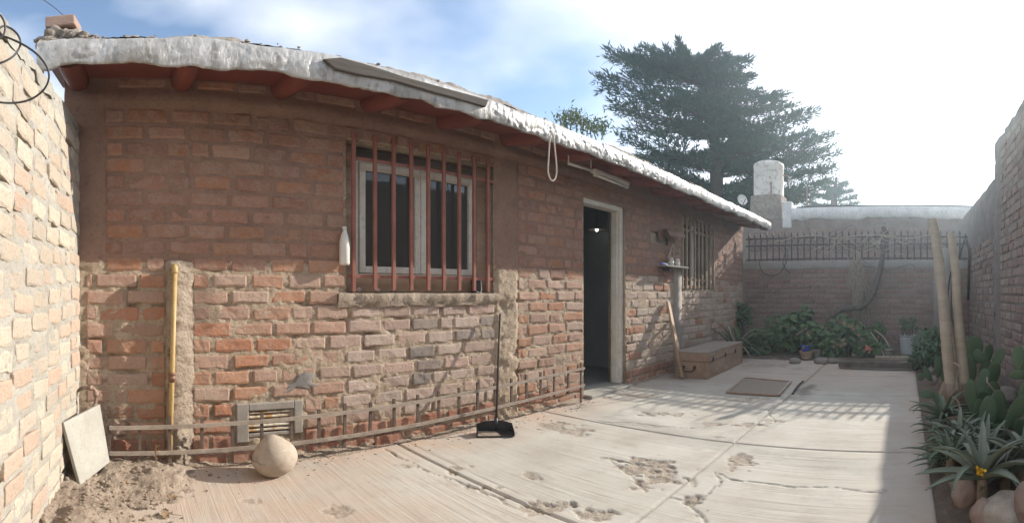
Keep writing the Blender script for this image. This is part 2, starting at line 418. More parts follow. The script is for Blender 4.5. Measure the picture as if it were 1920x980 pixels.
# ------------------------------------------------------------------ the house
WY = 2.85                       # wall face
HX0, HX1 = -.40, 8.35
house = thing('brick_house', (4.0, WY, 0), 'long low house of rough red brick with a silvery roof edge, facing the concrete yard', 'house')
WIN1 = (1.32, 2.57, 1.0, 1.99)
DOOR = (3.72, 4.46, -.05, 1.93)
WIN2 = (5.86, 7.0, 1.06, 2.03)
VENT = (.68, .965, .165, .30)
NICHE = (5.02, 5.45, 1.60, 1.74)
def hmap(u, z, h): return Vector((u, WY - h, z))
def fwall(U, Z):
    low = 1 / (1 + np.exp((Z - 1.17) * 30))
    g = .0036 * fbm(U * 9, Z * 9, 0, 4, 5) + low * (.0042 * fbm(U * 42, Z * 42, 3, 2, 9)) + low * .001
    dig = np.maximum(0, fbm(U * 6, Z * 14, 7, 3, 21) - .45) * .028 * (low + .25)
    band = np.clip((Z - 2.085) * 40, 0, 1) * np.clip((2.185 - Z) * 40, 0, 1)
    pil1 = np.clip((-.165 - U) * 40, 0, 1) * np.clip((Z - 1.1) * 10, 0, 1)
    pil2 = np.clip((U - 2.585) * 50, 0, 1) * np.clip((2.83 - U) * 50, 0, 1)
    sill = np.clip((U - 1.25) * 40, 0, 1) * np.clip((2.6 - U) * 40, 0, 1) * np.clip((Z - .915) * 60, 0, 1) * np.clip((1.01 - Z) * 60, 0, 1)
    rv = np.clip((U - 3.5) * 4, 0, 1)
    foot = np.clip((.055 - Z) * 30, 0, 1)
    return g - dig + band * .014 + pil1 * .013 + pil2 * .016 + sill * .018 + foot * .012 + rv * np.clip((Z - 1.2) * 9, 0, 1) * .003
def house_back(mb):
    d0, d1 = WY + .022, WY + .22
    edges = sorted({HX0, HX1, WIN1[0], WIN1[1], DOOR[0], DOOR[1], WIN2[0], WIN2[1]})
    for a, b in zip(edges[:-1], edges[1:]):
        hole = next((h for h in (WIN1, DOOR, WIN2) if abs(h[0] - a) < 1e-6), None)
        if hole is None: mb.box((a, d0, -.1), (b, d1, 2.27))
        else:
            if hole[2] > 0: mb.box((a, d0, -.1), (b, d1, hole[2]))
            mb.box((a, d0, hole[3]), (b, d1, 2.27))
    # reveal lips close the gap between the relief sheet and the wall core
    for (a, b, c, d) in (WIN1, DOOR, WIN2):
        for (x0, x1, z0, z1) in ((a - .02, a, c, d), (b, b + .02, c, d), (a - .02, b + .02, d, d + .02), (a - .02, b + .02, c - .02, c)):
            mb.box((x0, WY - .001, z0), (x1, d0 - .001, z1))
relief('wall', house, M_MORTAR, hmap, HX0, 3.5, -.06, 1.19, .0125, [WIN1, DOOR, VENT], fwall, house_back)
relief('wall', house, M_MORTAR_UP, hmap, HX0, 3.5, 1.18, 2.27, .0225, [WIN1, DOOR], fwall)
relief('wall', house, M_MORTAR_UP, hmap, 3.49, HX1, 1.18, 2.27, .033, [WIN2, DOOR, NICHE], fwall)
relief('wall', house, M_MORTAR, hmap, 3.49, HX1, -.06, 1.19, .03, [WIN2, DOOR], fwall)

PIER = (.195, .335, -.05, 1.19)
excl = [WIN1, DOOR, WIN2, (1.27, 2.60, .92, 1.01), (HX0, -.29, 0, 1.12), (HX0, -.17, 1.12, 3), PIER, (.60, 1.03, .12, .345), (2.59, 2.83, -1, 3),
        (5.62, 5.80, -1, 1.34), (4.99, 5.48, 1.57, 1.76)]
LOW = [(.41, .255, .185), (.425, .275, .205), (.44, .305, .235), (.41, .235, .16), (.42, .225, .14), (.37, .235, .175), (.45, .325, .255)]
HOT = [(.41, .195, .115), (.39, .175, .10), (.41, .225, .14)]
UPC = [(.315, .165, .112), (.295, .155, .108), (.34, .168, .10), (.28, .16, .118), (.325, .19, .132)]  # upper bricks: shade under the eave is put into these browner tones
FARC = [(.42, .31, .25), (.45, .35, .28), (.39, .27, .215), (.47, .38, .31)]
def hcol(u, z, r):
    if z > 1.17:
        if u < 1.3 and z < 1.45 and r.random() < .3: return pal([(.32, .15, .085), (.33, .17, .10)], r)
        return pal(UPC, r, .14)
    if z < .14: return pal([(.34, .15, .095), (.36, .175, .115)], r)
    if u > 4.4: return pal(FARC, r) if r.random() > .08 else pal(HOT, r)
    if 1.3 < u < 2.6:
        c = pal([(.43, .325, .27), (.46, .36, .30), (.40, .29, .235), (.44, .31, .25)], r)
        if 1.75 < u < 2.1 and .35 < z < .85 and r.random() < .3: c = pal([(.19, .165, .15), (.27, .22, .19)], r)
        if u > 2.3 and .62 < z < .8: c = pal([(.27, .225, .195)], r)
        return c
    return pal(HOT, r) if r.random() < (.18 if u < 1.3 else .07) else pal(LOW, r)
def hproud(u, z, r):
    if z > 1.17: return r.uniform(.0035, .0085)
    if z < .13: return r.uniform(.010, .015)
    return r.uniform(.0035, .0115)
COURSE = .0957
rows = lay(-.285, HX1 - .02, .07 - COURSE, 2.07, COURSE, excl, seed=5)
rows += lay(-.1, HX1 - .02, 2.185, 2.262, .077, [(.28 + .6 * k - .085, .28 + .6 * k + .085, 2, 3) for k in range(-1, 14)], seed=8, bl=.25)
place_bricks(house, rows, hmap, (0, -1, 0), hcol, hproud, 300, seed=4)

# cement grout smeared over bricks by the vent (grey blue patch)
def patch(name, root, mat, pts, Yf, th=.012, seed=1):
    """irregular smear: a fan of points (X, Z) raised from the wall"""
    mb = MB(); c = Vector((sum(p[0] for p in pts) / len(pts), sum(p[1] for p in pts) / len(pts))); r = random.Random(seed); R = []
    N = 28
    P = [Vector(p) for p in pts]
    ring = []
    for k in range(N):
        t = k / N * len(P); i = int(t); f = t - i; q = P[i] * (1 - f) + P[(i + 1) % len(P)] * f
        ring.append(c + (q - c) * r.uniform(.70, 1.25))
    for s, h in ((1, 0), (.86, .7), (.5, .95), (.15, 1)):
        R.append([(c.x + (q.x - c.x) * s, Yf - th * h * r.uniform(.7, 1.1) + (.006 if s == 1 else 0), c.y + (q.y - c.y) * s) for q in ring])
    for k in range(N): pass
    vs = [p for row in R for p in row]; fs = []
    for i in range(3):
        for k in range(N): fs.append((i * N + k, i * N + (k + 1) % N, (i + 1) * N + (k + 1) % N, (i + 1) * N + k))
    fs.append(tuple(3 * N + k for k in range(N)))
    mb.add(vs, fs); return obj(name, mb, mat, root, smooth=True)
def hp(x, y): p = at_y(x, y, WY); return (p.x, p.z)
M_BLUECEM = pbr('blue_grey_cement', (.22, .205, .19), (.17, .16, .15), 9, .95, None, bump=.6, bscale=70, bdist=.006)
patch('cement_patch', house, M_BLUECEM, [hp(572, 692), hp(590, 700), (hp(598, 722)), hp(575, 728), hp(545, 725), hp(522, 750), hp(518, 738), hp(545, 715)], WY - .006, .007, 3)
# rough pier behind the yellow pipe
mb = MB(); R = []
prof = [(.188, 0), (.194, .03), (.202, .056), (.225, .064), (.262, .058), (.30, .036), (.33, .016), (.352, 0)]
for i in range(110):
    z = -.05 + 1.235 * i / 109
    top = max(0, 1 - max(0, z - 1.10) / .085); 
    R.append([(x + .008 * float(fbm(x * 30, z * 22, 0, 3, 2)), WY - .004 - (h * top + (.014 if h else 0) * float(fbm(x * 40, z * 40, 3, 3, 6))), z + (.02 * float(vn(x * 20, 0, 0, 4)) if i > 100 else 0)) for (x, h) in prof])
mb.grid(R); obj('mortar_pier', mb, M_PIER, house, smooth=True)
# sill ledge under the front window, with a crumbling front
mb = MB(); R = []
for i in range(70):
    x = 1.255 + 1.345 * i / 69; e = .012 * float(fbm(x * 14, 0, 2, 3, 8)); b = .01 * float(fbm(x * 20, 4, 2, 3, 9))
    R.append([(x, WY - .018 + b, .915 + e * .6), (x, WY - .030 - b, .945), (x, WY - .034 + e, .982), (x, WY - .020 + e, 1.002 + e * .3), (x, WY + .10, 1.006), (x, WY + .21, 1.008)])
mb.grid(R); obj('window_sill', mb, M_PIER, house, smooth=True)
# second slim cement post with the cap where the shelf sits
mb = MB(); R = []
for i in range(40):
    z = -.05 + 1.37 * i / 39
    R.append([(x + .006 * float(fbm(x * 20, z * 15, 1, 2, 3)), WY - h - .006 * float(fbm(x * 20, z * 18, 5, 3, 3)), z) for x, h in ((5.61, .0), (5.615, .03), (5.70, .034), (5.795, .03), (5.80, 0))])
mb.grid(R); mb.box((5.61, WY - .03, 1.31), (5.80, WY - .001, 1.325)); obj('cement_post', mb, M_CEMENT, house, smooth=True)
# plinth dirt and mortar fillet at the wall foot
mb = MB(); R = []
for i in range(300):
    x = HX0 + (HX1 - HX0) * i / 299
    if DOOR[0] - .03 < x < DOOR[1] + .03: hgt, out = .0, .02
    else:
        hgt = .018 + .018 * float(fbm(x * 3.1, 1, 0, 3, 31)); out = .07 + .045 * float(fbm(x * 2.3, 2, 5, 3, 33))
    row = []
    for k in range(9):
        t = k / 8
        row.append((x, WY - .004 - out * t, max(-.004, hgt * (1 - t) ** 1.3 + .012 * (1 - abs(2 * t - 1)) * float(fbm(x * 26, t * 5, 0, 3, 34)))))
    R.append(row)
mb.grid(R); obj('wall_foot_mortar', mb, M_PIER, house, smooth=True)

# ---- roof
FY, FZ0, FZ1 = 2.35, 2.105, 2.25
def xr(i, n): return -.47 + (8.42 + .47) * i / n
def ftop(x): return FZ1 + .012 * x ** .5 * (1 if x > 0 else 0) if x > 0 else FZ1
def fbot(x): return FZ0 + max(0, x) * .004
N = 760; K = 15; mb = MB(); R = []
for i in range(N + 1):
    x = xr(i, N); row = []
    zt, zb = ftop(x), fbot(x) + .012 * float(fbm(x * 7, 0, 0, 4, 51))
    zt += .010 * float(fbm(x * 3, 5, 0, 3, 52))
    flat = 1 if not (.97 < x < 2.05) else .2
    for k in range(K + 1):
        t = k / K; z = zb + (zt - zb) * t
        q = float(fbm(x * 5, z * 6, 8, 2, 57))
        lk = max(0.0, float(vn(x * 2.1, 0, 4, 58))); wr = .008 * q + .0062 * float(1 - abs(fbm(x * 17 + 9 * z * (q + .6), z * 4, 3, 2, 54)) * 2) + (.0015 + .003 * lk) * float(fbm(x * 55, z * 9, 0, 2, 53))
        bulge = .014 * sin(pi * min(1, t * 1.05))
        y = FY + .012 - bulge - wr * flat * (.55 + .35 * min(1, max(0, (x - 1.6) / 2)))
        if t > .86: y += (t - .86) / .14 * .055
        row.append((x, y, z))
    row.insert(0, (x, FY + .045, zb + .012)); row.append((x, FY + .16, zt + .012))
    R.append(row)
mb.grid(R)
# the wrapped end at the far gable and at the near corner
for e in (R[0], R[-1]):
    mb.add([Vector(p) for p in e] + [Vector((p[0], FY + .2, p[2])) for p in e], [(k, k + 1, len(e) + k + 1, len(e) + k) for k in range(len(e) - 1)])
roof = MB()
SL = tan(radians(11))
def rz_under(y): return 2.155 + (y - FY) * SL
pts = [(-.45, FY + .03), (8.40, FY + .03), (8.40, 6.6), (-.45, 6.6)]
roof.hexa([(x, y, rz_under(y) + .028) for x, y in pts] + [(x, y, rz_under(y) + .068) for x, y in pts])
ro = obj('roof', roof, M_CEMENT, house)
obj('roof_membrane', mb, M_FOIL, ro, smooth=True)
so_ = MB(); so_.hexa([(x, y, rz_under(y)) for x, y in ((-.44, FY + .05), (8.39, FY + .05), (8.39, WY + .2), (-.44, WY + .2))] + [(x, y, rz_under(y) + .024) for x, y in ((-.44, FY + .05), (8.39, FY + .05), (8.39, WY + .2), (-.44, WY + .2))])
obj('soffit', so_, M_REDWOOD, ro)
# cement crust on the roof edge
mb = MB(); R = []
for i in range(N + 1):
    x = xr(i, N); zt = ftop(x); a = .020 + .020 * float(fbm(x * 2.2, 0, 0, 4, 61)); a = max(.0, a); row = []
    for k in range(9):
        t = k / 8
        g = (.016 * float(fbm(x * 24, t * 6, 0, 4, 62)) + .012 * float(vn(x * 60, t * 12, 0, 64))) * (1 - (t - .4) ** 2)
        row.append((x, FY + .030 + .010 * float(fbm(x * 5, 3, 0, 3, 63)) + t * .4 + .6 * g, zt - .012 + (a + .014) * sin(min(1, t * 6) * pi / 2) + .7 * g + t * .03))
    R.append(row)
mb.grid(R); obj('roof_crust', mb, M_RUBBLE, ro, smooth=True)
# weathered board showing where the membrane is torn
bp = [at_y(x, y, FY - .022) for x, y in ((606, 110), (640, 107), (700, 124), (760, 144), (840, 166), (916, 187), (912, 200), (815, 173), (740, 151), (672, 139), (630, 129))]
mb = MB(); n = len(bp); mb.add(bp + [p + Vector((0, .03, 0)) for p in bp], [tuple(range(n)), tuple(range(2 * n - 1, n - 1, -1))] + [(k, n + k, n + (k + 1) % n, (k + 1) % n) for k in range(n)])
obj('fascia_board', mb, M_OLDWOOD, ro, bevel=.004)
mb = MB(); rr_ = random.Random(77)
for k in range(170):
    x = -.42 + 8.7 * rr_.random() ** 1.7; s_ = rr_.uniform(.004, .011)
    mb.blob((x, FY + .055 + rr_.uniform(-.02, .05), ftop(x) + .004 + rr_.uniform(-.008, .008)), (s_ * 1.3, s_, s_ * .8), 1, .35, 1.7, k)
tag(obj('roof_rubble', mb, M_RUBBLE, ro), kind='stuff')
# rafters: rounded underside, running from the wall to the eave
for k in range(-1, 14):
    x = .28 + .6 * k
    if x > 8.3: continue
    r = random.Random(k); mb = MB(); w = .062; P = []
    for (y, dz) in ((FY + .06, 0), (FY + .18, 0), (WY - .10, 0), (WY + .10, 0)):
        z = rz_under(y) + .002; ring = [(x - w, y, z)]
        for j in range(9):
            a = pi + pi * j / 8; ring.append((x + w * cos(a), y, z - .022 + .055 * sin(a) * (.55 if y < FY + .1 else 1)))
        ring.append((x + w, y, z)); P.append(ring)
    mb.grid(P); m = len(P[0]); mb.add(P[0], [tuple(range(m))])
    obj('rafter', mb, M_REDWOOD, ro, smooth=True)

# ---- front window
win = bpy.data.objects.new('window', None); COL.objects.link(win); win.parent = house; win.location = Vector((1.95, WY, 1.0)) - house.location
wy = WY + .11
fx0, fx1, fz0, fz1 = 1.44, 2.475, 1.115, 1.905
f = MB()
def rect_frame(mb, x0, x1, z0, z1, y0, y1, w, wb=None):
    wb = wb or w
    mb.box((x0, y0, z0), (x0 + w, y1, z1)); mb.box((x1 - w, y0, z0), (x1, y1, z1))
    mb.box((x0 + w, y0, z1 - w), (x1 - w, y1, z1)); mb.box((x0 + w, y0, z0), (x1 - w, y1, z0 + wb))
rect_frame(f, fx0, fx1, fz0, fz1, wy, wy + .06, .022)
obj('frame', f, M_WHITEP, win, bevel=.003)
mid = (fx0 + fx1) / 2 + .0
for (a, b) in ((fx0 + .025, mid - .002), (mid + .002, fx1 - .025)):
    s = MB(); rect_frame(s, a, b, fz0 + .025, fz1 - .025, wy - .012, wy + .03, .046, .045)
    so2 = obj('sash', s, M_WHITEP, win, bevel=.004)
    g = MB(); g.box((a + .047, wy + .008, fz0 + .071), (b - .047, wy + .012, fz1 - .072)); obj('pane', g, M_GLASS, win)
# wooden packing round the frame
wb = MB(); wb.box((fx0 - .01, wy - .01, 1.008), (fx1 + .02, wy + .05, fz0 - .003)); obj('sill_board', wb, M_TANWOOD, win, bevel=.003)
wb = MB(); wb.box((fx1 + .003, wy - .02, 1.01), (fx1 + .09, wy + .05, 1.985)); obj('side_board', wb, M_CHEST, win, bevel=.003)
wb = MB(); wb.box((1.325, wy - .015, 1.01), (fx0 - .003, wy + .05, 1.985)); obj('side_board', wb, M_CHEST, win, bevel=.003)
wb = MB(); wb.box((fx0 - .002, wy + .005, fz1 + .003), (fx1 + .002, wy + .05, 1.985)); obj('head_board', wb, M_OLDWOOD, win, bevel=.003)
# iron bars in front
gr = bpy.data.objects.new('window_grille', None); COL.objects.link(gr); gr.parent = house; gr.location = Vector((1.95, WY, 1.0)) - house.location
gy = WY - .014
for k, x in enumerate((663, 703, 738, 771, 803, 832, 861, 889, 915)):
    X = at_y(x, 400, gy).x
    b = MB(); b.box((X - .0125, gy - .010, 1.02 if k not in (0, 8) else 1.01), (X + .0125, gy + .010, 2.035)); obj('bar', b, M_GRILLE, gr, bevel=.002)
for z in (1.112, 1.872):
    b = MB(); b.box((1.33, gy + .011, z - .011), (2.575, gy + .017, z + .011)); obj('rail', b, M_GRILLE, gr)

# ---- doorway
dr = MB(); dy0, dy1 = WY + .03, WY + .15
dr.box((DOOR[1] - .055, dy0, .035), (DOOR[1], dy1, DOOR[3])); dr.box((DOOR[0], dy0, DOOR[3] - .05), (DOOR[1] - .057, dy1, DOOR[3])); dr.box((DOOR[0], dy0 + .05, .035), (DOOR[0] + .04, dy1, DOOR[3] - .052))
dfr = obj('door_frame', dr, M_WHITEP, house, bevel=.004)
mb = MB(); mb.box((DOOR[1] - .072, dy0 + .03, .035), (DOOR[1] - .057, dy1 - .03, DOOR[3] - .052)); obj('door_stop', mb, M_WHITEP, dfr, bevel=.003)
th = MB(); th.box((DOOR[0] - .0, WY - .10, -.05), (DOOR[1] + .0, WY + .24, .032)); obj('threshold', th, M_SLABGREY, house, bevel=.01)

# ---- far window (wooden slats in an iron grid)
win = bpy.data.objects.new('window', None); COL.objects.link(win); win.parent = house; win.location = Vector((6.4, WY, 1.06)) - house.location
f = MB(); rect_frame(f, 5.87, 6.99, 1.07, 2.02, WY + .10, WY + .16, .05); obj('frame', f, M_CHEST, win, bevel=.003)
f = MB(); f.box((5.92, WY + .135, 1.12), (6.94, WY + .139, 1.97)); obj('pane', f, M_GLASS, win)
f = MB(); f.box((6.39, WY + .10, 1.12), (6.45, WY + .13, 1.97)); obj('mullion', f, M_WHITEP, win)
gr = bpy.data.objects.new('window_grille', None); COL.objects.link(gr); gr.parent = house; gr.location = Vector((6.4, WY, 1.06)) - house.location
M_TANIRON = pbr('tan_painted_iron', (.36, .27, .185), (.28, .20, .135), 8, .6, None, bump=.2)
for x in (1280, 1287.5, 1295, 1303, 1310, 1317, 1324.5, 1332, 1338.5):
    X = at_y(x, 480, WY - .01).x; b = MB(); b.box((X - .017, WY - .02, 1.065), (X + .017, WY + .0, 2.03)); obj('bar', b, M_TANIRON, gr, bevel=.002)
for z in (1.19, 1.86):
    b = MB(); b.box((5.87, WY + .003, z - .015), (6.98, WY + .012, z + .015)); obj('rail', b, M_TANIRON, gr)

# ---- air vent with rusty louvres
vf = MB(); x0, x1, z0, z1 = .605, 1.02, .115, .345; vy = WY - .016
vf.box((x0, vy, z0), (VENT[0], WY + .03, z1)); vf.box((VENT[1], vy, z0 + .03), (x1, WY + .03, z1)); vf.box((VENT[0] + .0, vy, VENT[3]), (VENT[1], WY + .03, z1)); vf.box((VENT[0], vy + .01, z0 + .025), (VENT[1], WY + .03, VENT[2]))
vo = obj('air_vent', vf, M_CEMENT, house, bevel=.006)
M_VENT = pbr('rusty_white_enamel', (.62, .58, .48), (.42, .24, .10), 16, .6, (.2, .09, .04), 30, .7, .3, 80, .002, mixlo=.45, mixhi=.6)
bk = MB(); bk.box((VENT[0], WY + .028, VENT[2]), (VENT[1], WY + .034, VENT[3])); obj('vent_back', bk, M_DARKIRON, vo)
for k in range(5):
    z = VENT[2] + .012 + k * .0262; s = MB()
    s.hexa([(VENT[0] + .003, WY - .006, z), (VENT[1] - .003, WY - .006, z), (VENT[1] - .003, WY + .02, z + .014), (VENT[0] + .003, WY + .02, z + .014),
            (VENT[0] + .003, WY - .006, z + .007), (VENT[1] - .003, WY - .006, z + .007), (VENT[1] - .003, WY + .02, z + .021), (VENT[0] + .003, WY + .02, z + .021)])
    obj('louvre', s, M_VENT, vo)

# ---- the dark rooms behind the openings
rm = MB()
y0, y1 = WY + .222, 6.3
rm.box((-.3, y1, -.02), (8.3, y1 + .1, 2.6)); rm.box((-.42, y0, -.02), (-.32, y1, 2.6)); rm.box((8.31, y0, -.02), (8.41, y1, 2.6))
rm.box((2.9, y0, -.02), (3.0, y1 - .002, 2.6)); rm.box((5.3, y0, -.02), (5.4, y1 - .002, 2.6)); obj('room_wall', rm, M_ROOM, house)
rm = MB(); rm.box((-.3, y0, 2.42), (8.3, y1, 2.47)); rm.box((-.3, WY + .222, 2.262), (8.3, WY + .235, 2.42)); obj('room_ceiling', rm, M_ROOM, house)
rm = MB(); rm.box((-.3, WY + .242, -.06), (8.3, y1, .03)); obj('room_floor', rm, M_ROOMFLOOR, house)

# ------------------------------------------------------------------ boundary wall on the left
LC = Vector((-.315, 2.86)); LD = Vector((-.435 + .315, 1.56 - 2.86)).normalized()   # along the wall, from the corner towards the viewer
LN = Vector((-LD.y, LD.x)) * 1.0
if LN.x < 0: LN = -LN
lwall = thing('brick_wall', (LC.x + LD.x, LC.y + LD.y, 0), 'sunlit pale brick boundary wall at the left edge, running into the house corner', 'wall'); lwall['kind'] = 'thing'
LSL = -.045
def lmap(u, z, h):
    p = LC + LD * u + LN * h; return Vector((p.x, p.y, z + LSL * u))
def lh(U, Z):
    return .0036 * fbm(U * 9, Z * 9, 2, 4, 71) + .0035 * fbm(U * 40, Z * 40, 4, 3, 72) - np.maximum(0, fbm(U * 7, Z * 12, 9, 3, 73) - .5) * .03
def ltop(u): return 2.035 + LSL * 0 - .07 * u + .0
def lback(mb):
    P = []
    for i in range(13):
        u = 2.9 * i / 12 - .02; z = 1.98 - .03 * u
        P.append((u, z))
    for (u, z), (u2, z2) in zip(P[:-1], P[1:]):
        mb.hexa([lmap(u, -.2, -.02), lmap(u2, -.2, -.02), lmap(u2, -.2, -.24), lmap(u, -.2, -.24), lmap(u, z, -.02), lmap(u2, z2, -.02), lmap(u2, z2, -.24), lmap(u, z, -.24)])
relief('wall', lwall, M_MORTAR_L, lmap, 0.0, 2.85, -.1, 1.99, .0135, [], lh, lback)
# broken mortar top
mb = MB(); R = []
for i in range(120):
    u = -.01 + 2.87 * i / 119; row = []
    zt = 1.985 - .03 * u
    for k in range(10):
        t = k / 9; a = t * pi
        row.append(lmap(u, zt - .03 + .055 * sin(a) + .02 * float(fbm(u * 11, t * 4, 0, 4, 75)), .004 - .25 * t + .01 * float(fbm(u * 14, t * 5, 3, 3, 76))))
    R.append(row)
mb.grid(R); obj('wall_top_mortar', mb, M_MORTAR_L, lwall, smooth=True)
LCOL = [(.42, .36, .285), (.45, .395, .32), (.43, .33, .255), (.40, .345, .28), (.46, .40, .32), (.43, .315, .24), (.47, .42, .34)]
def lcol(u, z, r):
    return pal(LCOL, r, .08)
rows = lay(.01, 2.84, .03, 1.97, .0935, [], seed=17, bl=.235, jl=.03)
place_bricks(lwall, rows, lmap, (LN.x, LN.y, 0), lcol, lambda u, z, r: r.uniform(.0025, .010), 300, seed=9, slope=-LSL)

# ------------------------------------------------------------------ back wall
BX = 8.35
bwall = thing('brick_wall', (BX, 1.0, 0), 'low back brick wall with a smooth cement ledge under iron railings', 'wall'); bwall['kind'] = 'thing'
def bmap(u, z, h): return Vector((BX - h, u, z))
def bh(U, Z): return .005 * fbm(U * 8, Z * 8, 12, 4, 81) - np.maximum(0, fbm(U * 6, Z * 12, 9, 3, 83) - .5) * .02
relief('wall', bwall, M_MORTAR_B, bmap, -1.15, WY - .01, -.05, 1.45, .04, [], bh, lambda mb: mb.box((BX + .018, -1.15, -.05), (BX + .2, WY - .01, 1.44)))
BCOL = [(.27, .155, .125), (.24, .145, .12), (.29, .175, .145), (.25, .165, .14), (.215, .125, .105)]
rows = lay(-1.12, WY - .03, .03, 1.43, .0875, [], seed=23, bl=.27, jl=.02)
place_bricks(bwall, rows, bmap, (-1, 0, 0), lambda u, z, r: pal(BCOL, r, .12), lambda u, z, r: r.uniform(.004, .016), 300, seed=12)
lg = MB(); R = []
for i in range(60):
    y = -1.15 + (WY - .01 + 1.15) * i / 59; e = .005 * float(fbm(y * 6, 0, 0, 3, 85))
    R.append([(BX - .012 + e, y, 1.425), (BX - .022 + e, y, 1.44), (BX - .022 - e, y, 1.556 + e), (BX - .015, y, 1.568 + e), (BX + .2, y, 1.568)])
lg.grid(R); obj('ledge', lg, M_PLASTER, bwall, smooth=True)
# plaster column at the right end of the back wall
mb = MB(); R = []
for i in range(30):
    z = -.02 + 1.79 * i / 29
    R.append([(BX - h + .006 * float(fbm(y * 9, z * 8, 0, 3, 86)), y, z) for y, h in ((-.50, 0), (-.505, .05), (-.65, .06), (-.80, .05), (-.805, 0))])
mb.grid(R); mb.box((BX + .0, -.80, 1.57), (BX + .2, -.50, 1.77)); obj('plaster_column', mb, M_PLASTER, bwall, smooth=True)

# ------------------------------------------------------------------ right wall
RY = -1.12; NX = 11.0
rwall = thing('brick_wall', (5.5, RY, 0), 'tall shaded garden wall of rough brick on the right, behind the cactus bed', 'wall'); rwall['kind'] = 'thing'
def rmap(u, z, h): return Vector((u, RY + h, z))
def rtop(u): return 2.42 if u > 5.95 else 2.42 + min(1, (5.95 - u) / .14) * .42
def rh(U, Z):
    pier = np.clip((U - 5.62) * 40, 0, 1) * np.clip((6.0 - U) * 40, 0, 1)
    plas = np.clip((U - 6.0) * 30, 0, 1) * np.clip((Z - 1.72 - .05 * fbm(U * 3, 0, 0, 3, 98)) * 20, 0, 1)
    return .006 * fbm(U * 8, Z * 8, 32, 4, 91) + .003 * fbm(U * 30, Z * 30, 4, 2, 92) - np.maximum(0, fbm(U * 6, Z * 12, 9, 3, 93) - .45) * .03 + pier * .014 + plas * .016
def rback(mb):
    mb.box((-1.2, RY - .2, -.1), (5.9, RY - .02, 2.84)); mb.box((5.9, RY - .2, -.1), (NX - .06, RY - .02, 2.42))
relief('wall', rwall, M_MORTAR_R, rmap, -1.2, NX - .06, -.05, 2.42, .038, [], rh, rback)
relief('wall', rwall, M_MORTAR_R, rmap, -1.2, 5.92, 2.415, 2.84, .045, [], rh)
mb = MB(); R = []
for i in range(200):
    u = -1.2 + (NX - .06 + 1.2) * i / 199; zt = 2.42 if u > 5.92 else 2.84
    R.append([rmap(u, zt - .02 + .045 * sin(pi * k / 7) + .018 * float(fbm(u * 6, k * .5, 0, 4, 95)), .006 - .215 * k / 7) for k in range(8)])
mb.grid(R); obj('wall_top_mortar', mb, M_MORTAR_R, rwall, smooth=True)
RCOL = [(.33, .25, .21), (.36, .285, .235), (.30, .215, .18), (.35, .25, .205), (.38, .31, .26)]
rows = lay(-1.1, BX - .02, .06, 2.80, .0925, [(5.60, 6.02, -1, 4), (6.02, 9, 1.72, 4)], seed=29, bl=.245, jl=.026)
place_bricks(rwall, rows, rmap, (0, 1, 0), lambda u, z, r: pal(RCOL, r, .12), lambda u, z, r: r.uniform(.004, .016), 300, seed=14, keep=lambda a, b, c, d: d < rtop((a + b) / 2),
             score=lambda p: 1 if p.x > 3.9 else .1)

# ------------------------------------------------------------------ neighbouring building
NX = 11.0
nb = thing('neighbour_house', (NX, .8, 0), 'neighbouring brick building with a whitewashed parapet beyond the iron railings', 'building')
def nmap(u, z, h): return Vector((NX - h, u, z))
def nh(U, Z): return .007 * fbm(U * 5, Z * 5, 12, 4, 101) + np.clip((Z - 2.48 - .10 * fbm(U * 2.3, 3, 0, 3, 104)) * 14, 0, 1) * .02
relief('wall', nb, M_MORTAR_B, nmap, -2.2, 6.5, -.1, 2.74, .06, [], nh, lambda mb: mb.box((NX + .02, -2.2, -.1), (NX + .3, 6.5, 2.70)))
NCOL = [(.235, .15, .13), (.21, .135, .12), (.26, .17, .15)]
rows = lay(-1.4, 3.6, 1.4, 2.5, .098, [], seed=37, bl=.27, jl=.022)
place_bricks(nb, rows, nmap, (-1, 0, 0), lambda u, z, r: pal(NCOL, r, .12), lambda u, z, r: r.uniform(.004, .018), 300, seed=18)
mb = MB(); R = []
for i in range(90):
    y = -2.2 + 4.78 * i / 89; e = .02 * float(fbm(y * 3, 0, 0, 4, 103))
    R.append([(NX - .02, y, 2.69 + 1.5 * e), (NX - .045, y, 2.71 + 1.5 * e), (NX - .05 + e * .3, y, 2.83), (NX - .045, y, 2.955 + e * .15), (NX + .35, y, 2.96)])
mb.grid(R); obj('parapet', mb, M_WHITEWASH, nb, smooth=True)
mb = MB(); mb.box((NX - .03, -2.2, 2.962), (NX + .35, 2.45, 2.985)); obj('parapet_capping', mb, M_DARKIRON, nb)
# rough pedestal that carries the water tank
mb = MB(); R = []
for i in range(14):
    z = 2.3 + 1.02 * i / 13; row = []
    for k in range(33):
        a = 2 * pi * k / 32; n = 4; sq = 1 / (abs(cos(a)) ** n + abs(sin(a)) ** n) ** (1 / n)
        rr = .43 * sq * (1 + .05 * float(fbm(cos(a) * 3, sin(a) * 3, z * 5, 3, 105))) * (1 - .07 * i / 13)
        row.append((11.45 + rr * cos(a), 3.24 + rr * sin(a) * .98, z))
    R.append(row)
mb.grid(R); mb.add(R[-1][:-1], [tuple(range(32))]); obj('tank_pedestal', mb, M_RUBBLE, nb, smooth=True)
mb = MB(); mb.box((NX - .04, 2.56, 2.5), (NX + .2, 2.78, 3.12)); obj('parapet_end', mb, M_WHITEWASH, nb, bevel=.03)
